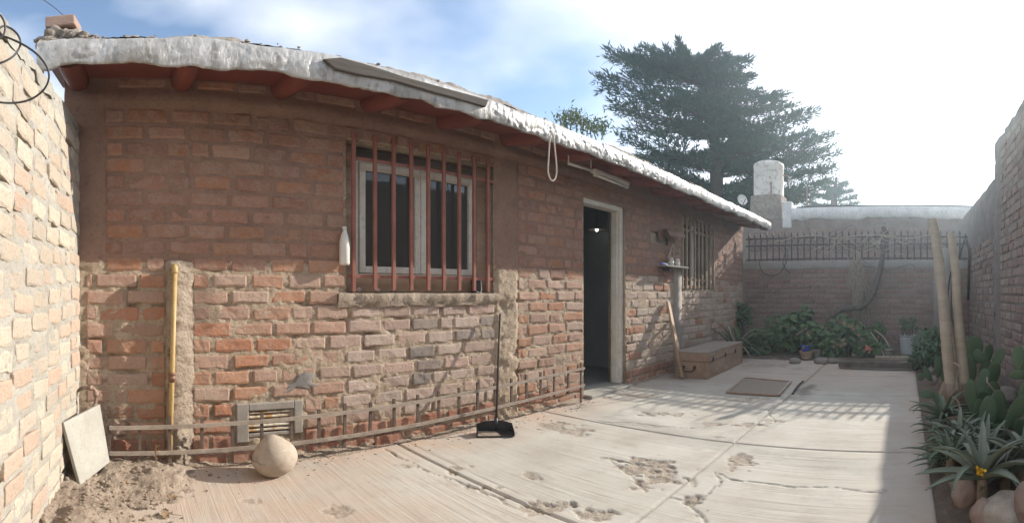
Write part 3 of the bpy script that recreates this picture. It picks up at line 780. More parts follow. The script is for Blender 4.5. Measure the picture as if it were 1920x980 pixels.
# ------------------------------------------------------------------ ground
g = MB(); g.grid([[(x, y, -.075) for y in np.linspace(-40, 50, 9)] for x in np.linspace(-40, 60, 9)])
tag(obj('ground', g, M_DIRT), kind='structure')
def slab_mat():
    m = bpy.data.materials.new('brushed_concrete'); m.use_nodes = True; t = m.node_tree; N, L = t.nodes, t.links; b = N['Principled BSDF']
    b.inputs['Roughness'].default_value = .9; b.inputs['Specular IOR Level'].default_value = .25
    g = N.new('ShaderNodeNewGeometry')
    def noise(sc, stretch, det=5, ro=.6):
        mpn = N.new('ShaderNodeMapping'); mpn.inputs['Scale'].default_value = stretch; L.new(g.outputs['Position'], mpn.inputs['Vector'])
        n = N.new('ShaderNodeTexNoise'); n.inputs['Scale'].default_value = sc; n.inputs['Detail'].default_value = det; n.inputs['Roughness'].default_value = ro
        L.new(mpn.outputs[0], n.inputs['Vector']); return n.outputs['Fac']
    def rmp(f, lo, hi, a=0, c=1):
        r = N.new('ShaderNodeMapRange'); r.inputs[1].default_value = lo; r.inputs[2].default_value = hi; r.inputs[3].default_value = a; r.inputs[4].default_value = c; L.new(f, r.inputs[0]); return r.outputs[0]
    def mix(f, a, c):
        x = N.new('ShaderNodeMix'); x.data_type = 'RGBA'; L.new(f, x.inputs[0])
        for k, v in ((6, a), (7, c)):
            if isinstance(v, tuple): x.inputs[k].default_value = (*v, 1)
            else: L.new(v, x.inputs[k])
        return x.outputs[2]
    def mul(a, c):
        x = N.new('ShaderNodeMath'); x.operation = 'MULTIPLY'; L.new(a, x.inputs[0])
        if isinstance(c, float): x.inputs[1].default_value = c
        else: L.new(c, x.inputs[1])
        return x.outputs[0]
    col = mix(rmp(noise(1.6, (1, 1, 1)), .36, .66), (.50, .48, .425), (.41, .38, .325))
    streak = noise(1.0, (135, .9, 1), 3, .5)
    col = mix(mul(rmp(streak, .54, .66), .55), col, (.29, .25, .205))
    col = mix(mul(rmp(noise(6, (1, .6, 1), 7, .72), .50, .70), .65), col, (.33, .29, .245))
    at = N.new('ShaderNodeAttribute'); at.attribute_name = 'wear'
    sp = N.new('ShaderNodeSeparateColor'); L.new(at.outputs['Color'], sp.inputs[0])
    dust = mul(sp.outputs[1], rmp(noise(5, (1, 1, 1), 6, .6), .30, .62, .25, 1.0)); col = mix(dust, col, (.48, .35, .265))
    agg = mix(rmp(noise(120, (1, 1, 1), 3, .7), .42, .6), (.37, .305, .235), (.16, .125, .095)); col = mix(sp.outputs[0], col, agg)
    col = mix(sp.outputs[2], col, (.10, .082, .068))
    L.new(col, b.inputs['Base Color'])
    bp = N.new('ShaderNodeBump'); bp.inputs['Strength'].default_value = .55; bp.inputs['Distance'].default_value = .006; L.new(streak, bp.inputs['Height'])
    bq = N.new('ShaderNodeBump'); bq.inputs['Strength'].default_value = .45; bq.inputs['Distance'].default_value = .004; L.new(noise(150, (1, 1, 1), 5, .7), bq.inputs['Height']); L.new(bp.outputs[0], bq.inputs['Normal'])
    L.new(bq.outputs[0], b.inputs['Normal']); return m
M_SLAB = slab_mat()
SP = []
for (x, y, rx, ry, dep) in ((1215, 880, 62, 24, .012), (1205, 905, 30, 10, .01), (995, 891, 20, 8, .008), (1388, 862, 26, 15, .010), (1375, 878, 14, 8, .008), (1120, 962, 42, 15, .010), (1050, 948, 30, 8, .014), (1010, 955, 30, 14, .009),
        (1300, 942, 22, 10, .012), (1308, 934, 40, 4, .012), (640, 958, 26, 11, .008), (630, 968, 8, 6, .01), (1080, 806, 40, 9, .008), (1035, 800, 30, 9, .008), (1240, 776, 50, 4, .008), (1205, 742, 30, 4, .007), (1400, 748, 34, 5, .007),
        (860, 878, 28, 5, .008), (905, 914, 30, 4, .010), (945, 930, 26, 4, .008), (852, 884, 12, 5, .010), (1445, 790, 24, 4, .008), (1400, 797, 30, 4, .008), (1340, 795, 20, 3, .007), (465, 938, 16, 4, .006), (1300, 905, 5, 12, .006), (1308, 965, 14, 5, .008),
        (1345, 820, 14, 5, .006), (1130, 858, 9, 3, .006), (1500, 690, 20, 3, .006), (1440, 685, 40, 3, .006), (1530, 640, 12, 6, .005), (1660, 920, 12, 5, .005), (1490, 745, 26, 8, .004), (760, 875, 20, 4, .006), (1120, 690, 10, 4, .006), (1310, 612, 8, 4, .006), (1360, 668, 20, 4, .005)):
    if y < 600: continue
    c = at_z(x, y); a = at_z(x + rx, y) - c; b_ = at_z(x, y + ry) - at_z(x, y - ry)
    SP.append((c, a.to_2d(), (b_ / 2).to_2d(), dep))
CR = []
for pl in (((1140, 862), (1168, 880), (1200, 908)), ((1356, 892), (1385, 900), (1430, 905), (1480, 912), (1560, 914), (1640, 922)), ((1255, 935), (1290, 937), (1325, 926), (1345, 905), (1343, 890)), ((1290, 940), (1310, 962), (1320, 975)),
           ((1195, 798), (1290, 803), (1340, 797), (1430, 795)), ((1130, 790), (1180, 792), (1260, 800)), ((1450, 790), (1440, 770), (1480, 745)), ((700, 830), (800, 880), (880, 912), (960, 950))):
    CR.append([at_z(x, y).to_2d() for x, y in pl])
def slab_h(X, Y):
    h = .0022 * fbm(X * 1.7, Y * 1.7, 0, 3, 111) + .0007 * fbm(X * 60, Y * 5, 0, 2, 112)
    dig = np.zeros_like(X)
    wob = .62 * fbm(X * 22, Y * 15, 0, 4, 113) + .10
    for (c, a, b, dep) in SP:
        dx, dy = X - c.x, Y - c.y; det = a.x * b.y - a.y * b.x
        u, v = (dx * b.y - dy * b.x) / det, (-dx * a.y + dy * a.x) / det
        q = np.sqrt(u * u + v * v) + wob
        w = np.clip((1.0 - q) * 7, 0, 1); dig = np.maximum(dig, w * dep / .012)
    cr = np.zeros_like(X)
    for pl in CR:
        for p, q in zip(pl[:-1], pl[1:]):
            d = q - p; L2 = d.length_squared; t = np.clip(((X - p.x) * d.x + (Y - p.y) * d.y) / L2, 0, 1)
            px, py = X - p.x - d.x * t, Y - p.y - d.y * t
            w_ = .02 * fbm(X * 9, Y * 9, 2, 3, 115)
            ds = abs((px * -d.y + py * d.x) / sqrt(L2) + w_) + np.maximum(0, np.sqrt(px * px + py * py) - .04)
            cr = np.maximum(cr, np.clip(1 - ds / (.0062 + .003 * vn(X * 5, Y * 5, 0, 3)), 0, 1))
    h = h - .009 * dig * (.8 + .7 * fbm(X * 40, Y * 40, 0, 3, 114)) - .012 * cr
    for gx in (1.745, 3.135): h = h - .006 * np.clip(1 - abs(X - gx - .006 * fbm(Y * 2, 0, 0, 2, 118)) / .006, 0, 1) * np.clip(Y - .9, 0, 1)
    dust = np.clip((1.75 - X) * .9 + .1, 0, 1) * .75
    dust = np.maximum(dust, np.clip(1 - (2.83 - Y) / .55, 0, 1) * np.clip((4.2 - X), .25, 1))
    dust = np.maximum(dust, np.clip(1 - (Y + .25) / .5, 0, 1) * .7)
    dust = np.maximum(dust, np.clip((X - 4.6) * .5, 0, .6))
    wet = np.clip(1 - np.sqrt(((X - 5.05) / .34) ** 2 + ((Y - 1.02) / .12) ** 2) + .5 * fbm(X * 8, Y * 8, 0, 3, 119), 0, 1) * .8
    wet = np.maximum(wet, np.clip(cr * .55 + 0, 0, 1))
    return h, np.clip(dig * 1.2, 0, 1), np.clip(dust, 0, 1), wet
yard = tag(bpy.data.objects.new('concrete_yard', None), kind='structure'); COL.objects.link(yard)
XS = [-.62, 1.672, 3.09, 4.78, 5.95, 7.06]; YS = [-.15, 1.118, 2.86]
gap = .0045
def slab(x0, x1, y0, y1, st):
    nx, ny = int((x1 - x0) / st), int((y1 - y0) / st)
    xs, ys = np.linspace(x0, x1, nx + 1), np.linspace(y0, y1, ny + 1)
    XX, YY = np.meshgrid(xs, ys, indexing='ij'); H, D, U, Wt = slab_h(XX, YY)
    e = np.minimum(np.minimum(XX - x0, x1 - XX), np.minimum(YY - y0, y1 - YY)); H = H - .006 * np.clip(1 - e / (.006 + .005 * vn(XX * 9, YY * 9, 0, 5)), 0, 1) ** 2
    vs = np.stack([XX, YY, H], -1).reshape(-1, 3)
    mb = MB(); mb.add(vs, [(i * (ny + 1) + k, (i + 1) * (ny + 1) + k, (i + 1) * (ny + 1) + k + 1, i * (ny + 1) + k + 1) for i in range(nx) for k in range(ny)])
    # skirt
    per = [i * (ny + 1) for i in range(nx + 1)] + [nx * (ny + 1) + k for k in range(1, ny + 1)] + [i * (ny + 1) + ny for i in range(nx - 1, -1, -1)] + [k for k in range(ny - 1, 0, -1)]
    b = len(mb.v); mb.v += [(vs[j][0], vs[j][1], -.06) for j in per]; n = len(per)
    mb.f += [(per[j], b + j, b + (j + 1) % n, per[(j + 1) % n]) for j in range(n)]
    o = obj('concrete_slab', mb, M_SLAB, yard, smooth=True)
    at = o.data.color_attributes.new('wear', 'FLOAT_COLOR', 'POINT')
    c = np.zeros((len(mb.v), 4)); c[:, 3] = 1; m = len(vs)
    c[:m, 0] = .8 * D.ravel(); c[:m, 1] = U.ravel(); c[:m, 2] = Wt.ravel(); at.data.foreach_set('color', c.ravel())
for i in range(5):
    for k in range(2):
        slab(XS[i] + gap, XS[i + 1] - gap, YS[k] + gap, YS[k + 1] - gap, .0102 if i < 3 else .028)
slab(-.62, 1.1, -1.1, -.158, .05)
slab(7.055, 7.5, -.3, 2.86, .05)
# loose dirt in the left corner
mb = MB(); R = []
xs, ys = np.linspace(-.62, .62, 130), np.linspace(1.2, 2.88, 170)
XX, YY = np.meshgrid(xs, ys, indexing='ij')
d1 = np.clip(1 - np.sqrt(((XX + .34) / .36) ** 2 + ((YY - 2.35) / 1.05) ** 2), 0, 1); d2 = np.clip(1 - np.sqrt(((XX + .02) / .42) ** 2 + ((YY - 2.66) / .42) ** 2), 0, 1)
ex = np.maximum(d1, d2)
H = .072 * np.clip(ex * 1.5, 0, 1) + (.018 * fbm(XX * 9, YY * 9, 0, 4, 121) + .012 * np.maximum(0, fbm(XX * 22, YY * 22, 0, 3, 122))) * np.clip(ex * 5, 0, 1) - .012 + .006 * fbm(XX * 6, YY * 6, 0, 3, 125)*np.clip(ex*20,0,1)
H = np.where(ex <= .0, -.03, H)
mb.add(np.stack([XX, YY, H], -1).reshape(-1, 3), [(i * 170 + k, (i + 1) * 170 + k, (i + 1) * 170 + k + 1, i * 170 + k + 1) for i in range(129) for k in range(169) if ex[i, k] > 0 or ex[i + 1, k + 1] > 0])
tag(obj('loose_dirt', mb, M_DIRT, smooth=True), 'heap of loose dry dirt in the corner below the leaning panel', 'dirt', kind='stuff')
r = random.Random(5); mb = MB()
for k in range(520):
    x, y = r.gauss(-.14, .20), r.gauss(2.40, .3)
    if y > 2.8 or x < -.40: continue
    i, j = np.argmin(abs(xs - x)), np.argmin(abs(ys - y)); z = max(H[i, j], 0)
    s = r.choice([.003, .004, .006, .008, .012]) * r.uniform(.7, 1.3); mb.blob((x, y, z + s * .2), (s, s * r.uniform(.7, 1.2), s * .7), 1, .3, 1.5, k)
for k in range(215):     # crumbs along the wall foot and over the slabs
    x = r.uniform(.3, 4.4); y = 2.80 - abs(r.gauss(0, .14)) if k < 170 else r.uniform(.6, 2.6)
    s = r.uniform(.003, .007) if k < 170 else r.uniform(.002, .0045); mb.blob((x, y, s * .3), (s, s, s * .7), 1, .3, 1.5, k)
tag(obj('rubble_crumbs', mb, M_DIRT), 'scattered crumbs of mortar and dirt on the concrete', 'crumbs', kind='stuff')
# planting beds
def bed(name, x0, x1, y0, y1, st, seed, lab):
    nx, ny = int((x1 - x0) / st), int((y1 - y0) / st); xs, ys = np.linspace(x0, x1, nx + 1), np.linspace(y0, y1, ny + 1); XX, YY = np.meshgrid(xs, ys, indexing='ij')
    e = np.clip(np.minimum(np.minimum(XX - x0, x1 - XX), np.minimum(YY - y0, y1 - YY)) / .12, 0, 1)
    H = -.02 + e * (.045 + .022 * fbm(XX * 5, YY * 5, 0, 4, seed) + .008 * fbm(XX * 25, YY * 25, 0, 3, seed + 2))
    mb = MB(); mb.add(np.stack([XX, YY, H], -1).reshape(-1, 3), [(i * (ny + 1) + k, (i + 1) * (ny + 1) + k, (i + 1) * (ny + 1) + k + 1, i * (ny + 1) + k + 1) for i in range(nx) for k in range(ny)])
    tag(obj(name, mb, M_SOIL, smooth=True), lab, 'soil', kind='structure')
bed('soil_bed', 1.12, 8.34, -1.14, -.12, .03, 131, None)
bed('soil_bed', 7.12, 8.36, -.4, 2.86, .04, 141, None)
# ------------------------------------------------------------------ things round the yard
def single(name, mb, mat, label, cat, origin, smooth=False, bevel=0, group=None):
    return tag(obj(name, mb, mat, None, smooth, bevel, origin), label, cat, group, 'thing')

# yellow gas pipe
py = WY - .088
t = thing('gas_pipe', (.226, py, 0), 'upright yellow painted gas pipe fixed to the rough mortar pier', 'pipe')
top = at_y(328, 508, py); bot = at_y(318, 872, py)
b = MB(); b.tube([bot, bot.lerp(top, .5), top], .0145, 12); obj('pipe', b, M_YELLOW, t, True)
b = MB(); b.tube(smooth_path([top + Vector((0, 0, -.012)), top + Vector((0, .004, .014)), top + Vector((0, .03, .024)), top + Vector((0, .07, .024))], 5), .0185, 12); obj('elbow', b, M_YELLOW, t, True)
c = bot.lerp(top, .455); b = MB()
for k, (dz, rr) in enumerate(((-.022, .0175), (-.008, .020), (.008, .020), (.022, .0175))):
    pass
b.lathe([(.015, -.03), (.019, -.028), (.019, -.016), (.0225, -.014), (.0225, .0), (.0185, .002), (.0185, .010), (.0225, .012), (.0225, .024), (.015, .026)], c, 16); obj('coupling', b, pbr('tarnished_brass', (.24, .13, .08), (.17, .1, .07), 30, .5, None, bump=.2, metal=.3), t, True)
# water pipe stub by the corner
p0 = at_y(158, 727, WY - .01); t = thing('water_pipe', (p0.x, p0.y, p0.z), 'short rusty water pipe elbow sticking out of the wall corner', 'pipe')
a1 = at_y(171, 727, WY - .10); a2 = at_y(180, 736, WY - .10); a3 = at_y(177, 785, WY - .10)
M_GALV = pbr('rusty_galvanised', (.30, .23, .19), (.24, .15, .115), 22, .6, (.4, .36, .32), 60, .4, .4, 120, .002, metal=.2)
b = MB(); b.tube(smooth_path([p0 + Vector((0, .03, 0)), at_y(160, 727, WY - .07), a1, a2, a2.lerp(a3, .5), a3], 6), .0105, 10); obj('pipe', b, M_GALV, t, True)
b = MB(); b.tube([a1 + Vector((-.012, 0, 0)), a1 + Vector((.006, 0, -.001))], .016, 10); b.tube([a2 + Vector((0, 0, .008)), a2 + Vector((0, 0, -.022))], .016, 10); obj('elbow', b, M_GALV, t, True)
c = a2.lerp(a3, .55); b = MB(); b.tube([c + Vector((0, 0, .02)), c + Vector((0, 0, -.02))], .0155, 10); obj('coupling', b, M_GALV, t, True)
# leaning cement panel
q = [Vector((-.262, 2.425, .045)), Vector((-.128, 2.69, .075)), Vector((-.185, 2.725, .385)), Vector((-.345, 2.41, .36))]
nn = (q[1] - q[0]).cross(q[3] - q[0]).normalized() * -.02
b = MB(); b.hexa([q[0], q[1], q[1] + nn, q[0] + nn, q[3], q[2], q[2] + nn, q[3] + nn])
single('cement_panel', b, M_SLABGREY, 'thin grey cement panel leaning in the corner on the dirt heap', 'panel', q[0], bevel=.003)
# boulder: round with a blunt peak to the left of its top
def bshape(x, y, z):
    k = 1 - .05 * max(0, z) ** 2
    x2, y2 = x * k, y * k
    g = max(0, 1 - ((x + .14) ** 2 + y * y) / .55); z2 = z + (.16 * g * g if z > 0 else 0)       # blunt peak left of the middle
    if x < -.45 and z > .0: z2 -= .55 * (-x - .45); 
    if x < -.3 and z < 0: x2 *= 1.06
    return (x2, y2, z2)
c = at_z(519, 893); b = MB(); b.blob((c.x - .005, c.y + .03, .100), (.128, .118, .106), 5, .03, 1.3, 3, bshape)
single('boulder', b, pbr('granite_boulder', (.43, .36, .29), (.37, .305, .245), 26, .85, (.2, .165, .135), 110, .45, .5, 190, .002), 'smooth rounded boulder with a blunt peak standing in front of the air vent', 'rock', (c.x, c.y, 0), True)
M_RAIL = pbr('sunlit_rusty_iron', (.37, .315, .26), (.26, .21, .17), 16, .6, (.2, .14, .1), 60, .4, .4, 120, .002)  # sunlight on the rails is put into this paler iron colour
M_BARIRON = pbr('brown_iron', (.135, .10, .08), (.10, .07, .055), 14, .65, (.24, .2, .17), 60, .4, .4, 120, .002)
# iron rail with cross bars lying along the wall
iy = WY - .115
t = thing('iron_railing', (1.6, iy, 0), 'long rusty iron railing of two rails with short cross bars, propped along the wall foot', 'railing')
def rl(x, y): return at_y(x, y, iy)
for ya, yb in ((802, 690), (850, 722)):
    p, q = rl(205, ya), rl(1096, yb); b = MB(); b.beam(p, p.lerp(q, .5) + Vector((0, 0, -.006)), .012, .021); b.beam(p.lerp(q, .5) + Vector((0, 0, -.006)), q, .012, .021); obj('rail', b, M_RAIL, t)
pr, qr = rl(205, 802), rl(1096, 690); pb, qb = rl(205, 850), rl(1096, 722)
for k, x in enumerate((205, 262, 318, 379, 437, 491, 548, 600, 648, 696, 741, 785, 825, 862, 897, 930, 961, 989, 1016, 1041, 1067, 1091)):
    X = at_y(x, 800, iy).x; f = (X - pr.x) / (qr.x - pr.x); zt = pr.z + (qr.z - pr.z) * f; zb = pb.z + (qb.z - pb.z) * f; r = random.Random(k)
    lo = {318: .0, 648: .055, 1091: .0, 600: .07}.get(x, zb - r.uniform(.012, .045)); hi = zt + (.055 if x in (318, 1091, 897) else r.uniform(.028, .05))
    b = MB(); b.beam((X + r.uniform(-.004, .004), iy + .0125, lo), (X + r.uniform(-.004, .004), iy + .0125, hi), .018, .012, (0, 1, 0)); obj('cross_bar', b, M_BARIRON, t)
# dustpan with a long handle
c = at_z(928, 815); t = thing('dustpan', (c.x, c.y, 0), 'black long-handled dustpan standing by the wall foot', 'dustpan')
M2 = Matrix.Translation(c) @ Matrix.Rotation(-.66, 4, 'Z')
w, d, h = .134, .115, .082
b = MB()
def q4(l): return [M2 @ Vector(p) for p in l]
b.hexa(q4([(-w, -d * .55, .003), (w, -d * .55, .003), (w * .95, d * .6, .008), (-w * .95, d * .6, .008), (-w, -d * .55, .008), (w, -d * .55, .008), (w * .95, d * .6, .014), (-w * .95, d * .6, .014)]))
R1 = []
for k in range(13):     # bowed back wall
    u = -1 + 2 * k / 12; R1.append([M2 @ Vector((u * w * .95, d * .6 + .012 * (1 - u * u) - .0, .010)), M2 @ Vector((u * w * .97, d * .52 + .02 * (1 - u * u), h * (.80 + .2 * (1 - u * u)))), M2 @ Vector((u * w * .97, d * .52 + .026 * (1 - u * u), h * (.80 + .2 * (1 - u * u)))), M2 @ Vector((u * w * .95, d * .6 + .02 * (1 - u * u), .004))])
b.grid(R1)
for s in (-1, 1):
    b.hexa(q4([(s * w, -d * .55, .003), (s * w * .97, -d * .55, .003), (s * w * .92, d * .6, .008), (s * w * .95, d * .6, .008), (s * w, -d * .55, h * .42), (s * w * .97, -d * .55, h * .42), (s * w * .92, d * .53, h * .80), (s * w * .95, d * .53, h * .80)]))
obj('pan', b, M_BLACKPL, t)
b = MB(); b.hexa(q4([(-w * .9, -d * .5, .0085), (w * .25, -d * .5, .0085), (w * .1, d * .3, .0125), (-w * .9, d * .5, .0125), (-w * .9, -d * .5, .0105), (w * .25, -d * .5, .0105), (w * .1, d * .3, .0145), (-w * .9, d * .5, .0145)])); obj('pan_floor_sheet', b, M_DIRT, t)  # paler sheet over the left part of the pan floor
hb = M2 @ Vector((.012, d * .60, .05)); ht = at_y(938, 588, WY - .055)
b = MB(); b.tube([hb, hb.lerp(ht, .5), ht], .0085, 8); obj('handle', b, M_DARKIRON, t, True)
b = MB(); b.tube([hb + Vector((0, 0, -.03)), hb + Vector((0, 0, .05))], .014, 8); obj('socket', b, M_BLACKPL, t, True)

# white bottle hung beside the window
c = at_y(646, 497, WY - .045); t = thing('bottle', c, 'white plastic bottle standing at the left edge of the barred window', 'bottle')
b = MB(); b.lathe([(.005, 0), (.030, .002), (.033, .012), (.033, .10), (.031, .15), (.024, .185), (.016, .205), (.0125, .212), (.0125, .222)], c, 20); obj('body', b, M_WHITEPL, t, True)
b = MB(); b.lathe([(.0145, .2225), (.0145, .238), (.010, .243)], c, 16); obj('cap', b, M_WHITEPL, t, True)
# dark metal object on the sill: an old clothes iron standing on its heel
c = at_y(893, 548, WY + .055); c.z = 1.012; t = thing('clothes_iron', c, 'old black clothes iron standing on the sill behind the last bars', 'iron')
b = MB(); P = []
for z, s in ((0, 1), (.012, 1.02), (.075, .86), (.10, .62), (.118, .25)):
    P.append([c + Vector((s * .05 * cos(a) * (1.1 if cos(a) > 0 else .8), s * .036 * sin(a), z)) for a in [2 * pi * k / 14 for k in range(15)]])
b.grid(P); b.add(P[-1][:-1], [tuple(range(14))]); obj('body', b, M_BLACKPL, t, True)
b = MB(); b.tube(smooth_path([c + Vector((-.03, -.02, .03)), c + Vector((-.062, -.03, .045)), c + Vector((-.070, -.03, .085)), c + Vector((-.03, -.015, .105))], 5), .009, 8); obj('handle', b, M_BLACKPL, t, True)
b = MB(); b.tube(smooth_path([c + Vector((.02, -.03, .10)), c + Vector((.012, -.045, .06)), c + Vector((.015, -.04, .0)), c + Vector((-.04, -.05, .004))], 5), .004, 6); obj('cord', b, M_WHITEPL, t, True)
# small stones on the sill
for (x, w_, lab) in ((672, .026, 'whitish pebble on the window sill, nearest the left jamb'), (708, .022, 'whitish pebble on the window sill, second from the left'), (736, .022, 'whitish pebble on the window sill behind the third bar')):
    c = at_y(x, 545, WY + .05); c.z = 1.012 + w_ * .5; b = MB(); b.blob(c, (w_, w_ * .8, w_ * .75), 2, .15, 1.5, int(x)); single('pebble', b, M_STONE, lab, 'stone', c, True, group='pebbles on the window sill')
# rope loop under the eave
c = at_y(1036, 250, FY - .035); P = [at_y(x, y, FY - .03) for x, y in ((1036, 246), (1031, 262), (1029, 290), (1027.5, 318), (1030, 332), (1036, 339), (1042, 332), (1043.5, 315), (1041, 285), (1038, 258), (1033, 247))]
b = MB(); b.tube(smooth_path(P, 5), .0055, 8); single('rope_loop', b, M_ROPE, 'loop of pale rope hanging from the eave beyond the window', 'rope', c, True)
# tube lights under the eave
for (a, bb, n_, lab) in (((1112, 320), (1176, 345), True, 'white fluorescent batten with a bare tube under the eave, above the doorway'), ((1066, 306), (1108, 319), False, 'thin bare white tube under the eave, left of the fluorescent batten')):
    p, q = at_y(*a, WY - .22), at_y(*bb, WY - .22); t = thing('tube_light', p, lab, 'light')
    if n_:
        o_ = MB(); o_.beam(p, q, .055, .035); obj('housing', o_, M_WHITEP, t, bevel=.004)
        o_ = MB(); o_.tube([p + Vector((.03, -.008, -.034)), q + Vector((-.03, -.008, -.034))], .013, 10); obj('tube', o_, M_WHITEPL, t, True)
        for e in (p + Vector((.018, -.008, -.03)), q + Vector((-.018, -.008, -.03))):
            o_ = MB(); o_.box(e - Vector((.012, .014, .018)), e + Vector((.012, .014, .018))); obj('end_cap', o_, M_WHITEP, t, bevel=.003)
    else:
        o_ = MB(); o_.tube([p, q], .013, 10); obj('tube', o_, M_WHITEPL, t, True)
        for e in (p, q):
            o_ = MB(); o_.tube([e + Vector((0, 0, -.016)), e + Vector((0, 0, .16))], .006, 6); obj('bracket', o_, M_WHITEP, t)
# dark half-round hood by the far window
p, q = at_y(1250, 436, WY - .11), at_y(1281, 441, WY - .11); t = thing('metal_hood', p, 'brown curved hood on the wall beside the far window', 'hood')
mb = MB(); P = []
for e in (p, q):
    P.append([e + Vector((0, -.075 * cos(a) + .04, .075 * sin(a) - .03)) for a in [pi * k / 12 for k in range(13)]])
mb.grid(P); P2 = [[v + Vector((0, 0, -.006)) for v in row] for row in P]; mb.grid(P2); obj('hood', mb, M_MORTAR_UP, t, True)
mb = MB(); mb.beam(P[1][4], P[1][4] + Vector((.0, -.0, .012)), .004, .004); mb.tube([v + Vector((.004, 0, 0)) for v in P[1][4:9]], .006, 6); obj('rim', mb, M_WHITEPL, t)  # reflection on the metal edge put in as a white rim
mb = MB(); mb.box((p.x - .02, WY - .03, p.z - .08), (p.x + .06, WY - .003, p.z + .04)); obj('back_plate', mb, M_MORTAR_UP, t)
# wire house shape hanging above the shelf
c = at_y(1264, 458, WY - .09); t = thing('wire_ornament', c, 'small open wire ornament shaped like a gabled house above the shelf', 'ornament')
def wq(x, y): return at_y(x, y, WY - .09)
for pl in (((1263, 457), (1252, 483)), ((1263, 457), (1275, 480)), ((1252, 483), (1275, 480)), ((1258, 470), (1269, 469)), ((1258, 470), (1255, 483)), ((1263, 457), (1264, 481)), ((1271, 462), (1277, 478))):
    mb = MB(); mb.tube([wq(*pl[0]), wq(*pl[1])], .006, 6); obj('wire', mb, M_DRYTWIG, t)
# shelf on the cement post
z = 1.326; t = thing('shelf', (5.45, WY, z), 'narrow cement shelf on top of the slim post', 'shelf')
mb = MB(); mb.box((5.18, WY - .13, z), (5.80, WY - .004, z + .018)); obj('board', mb, M_CEMENT, t, bevel=.003)
mb = MB(); mb.box((5.30, WY - .10, z - .05), (5.33, WY - .004, z)); obj('bracket', mb, M_DARKIRON, t)
for x, lab, s in ((1258, 'small white lidded jar on the shelf, left of its twin', 1.0), (1269.5, 'small white lidded jar at the right end of the shelf', 1.02)):
    c = at_y(x, 500, WY - .075); c.z = z + .018; j = thing('jar', c, lab, 'jar', 'white jars on the shelf')
    mb = MB(); mb.lathe([(.02, 0), (.036 * s, .004), (.038 * s, .03), (.036 * s, .052), (.03, .06)], c, 16); obj('body', mb, M_WHITEPL, j, True)
    mb = MB(); mb.lathe([(.036, .0605), (.037, .082), (.024, .098), (.006, .103)], c, 16); obj('lid', mb, pbr('cream_plastic', (.62, .58, .46), None, 9, .5, None, bump=0), j, True)
c = at_y(1246, 500, WY - .085); c.z = z + .019
M_BLUE = pbr('blue_plastic', (.03, .07, .42), (.05, .10, .5), 9, .5, None, bump=0)
t = thing('brush', c, 'small blue brush lying on the shelf beside the jars', 'brush'); mb = MB(); mb.beam(c + Vector((-.10, 0, .010)), c + Vector((.03, .01, .010)), .03, .016); obj('handle', mb, M_BLUE, t, bevel=.004)
mb = MB(); mb.beam(c + Vector((.031, .01, .012)), c + Vector((.075, .013, .012)), .034, .02); obj('bristles', mb, M_WHITEPL, t)
# wooden chest
t = thing('wooden_chest', (5.9, 2.42, 0), 'long worn wooden chest with a flat lid and iron handle against the wall', 'chest')
CM = Matrix.Translation((5.24, 2.215, .0)) @ Matrix.Rotation(radians(2.5), 4, 'Z')
def cbox(a, b_):
    x0, y0, z0 = a; x1, y1, z1 = b_; return [CM @ Vector(p) for p in ((x0, y0, z0), (x1, y0, z0), (x1, y1, z0), (x0, y1, z0), (x0, y0, z1), (x1, y0, z1), (x1, y1, z1), (x0, y1, z1))]
CL, CW, CH = 1.40, .42, .30
mb = MB(); mb.hexa(cbox((.006, .006, .004), (CL - .006, CW - .006, .198))); obj('body', mb, M_CHEST, t, bevel=.004)
mb = MB(); mb.hexa(cbox((0, 0, .203), (CL, CW, CH))); lid = obj('lid', mb, M_CHEST, t, bevel=.005)
mb = MB(); mb.hexa(cbox((-.006, -.006, CH + .001), (CL + .006, CW, CH + .014))); obj('lid_panel', mb, pbr('grey_brown_wood', (.36, .31, .26), (.29, .245, .20), 5, .85, (.2, .16, .13), 30, .4, .4, 60, .003, stretch=(.3, 1, 1)), lid, bevel=.003)
for x in (.16, .62, 1.05):
    mb = MB(); mb.hexa(cbox((x, -.008, .185), (x + .026, -.001, .245))); mb.hexa(cbox((x + .004, -.014, .205), (x + .022, -.009, .225))); obj('hasp', mb, M_DARKIRON, t)
for x in (-.004, CL - .03):
    mb = MB(); mb.hexa(cbox((x, -.004, .006), (x + .035, .004, .197))); obj('corner_strip', mb, M_CHEST, t)
mb = MB()
for yy in (.15, .29): mb.hexa(cbox((-.010, yy, .115), (-.001, yy + .03, .15)))
mb.tube(smooth_path([CM @ Vector(p) for p in ((-.012, .165, .135), (-.026, .17, .105), (-.03, .20, .088), (-.03, .27, .088), (-.026, .30, .105), (-.012, .305, .135))], 5), .008, 8); obj('handle', mb, M_DARKIRON, t)
# leaning plank
p0 = at_z(1281, 711, 0.0); p1 = at_y(1252.5, 566, WY - .035); mb = MB(); d = (p1 - p0).normalized(); p0b = p0 + Vector((0, 0, .012)); mb.beam(p0b, p1, .095, .026, (0.15, -1, .25))
single('plank', mb, M_TANWOOD, 'weathered timber plank leaning against the wall beside the chest', 'plank', p0, bevel=.004)
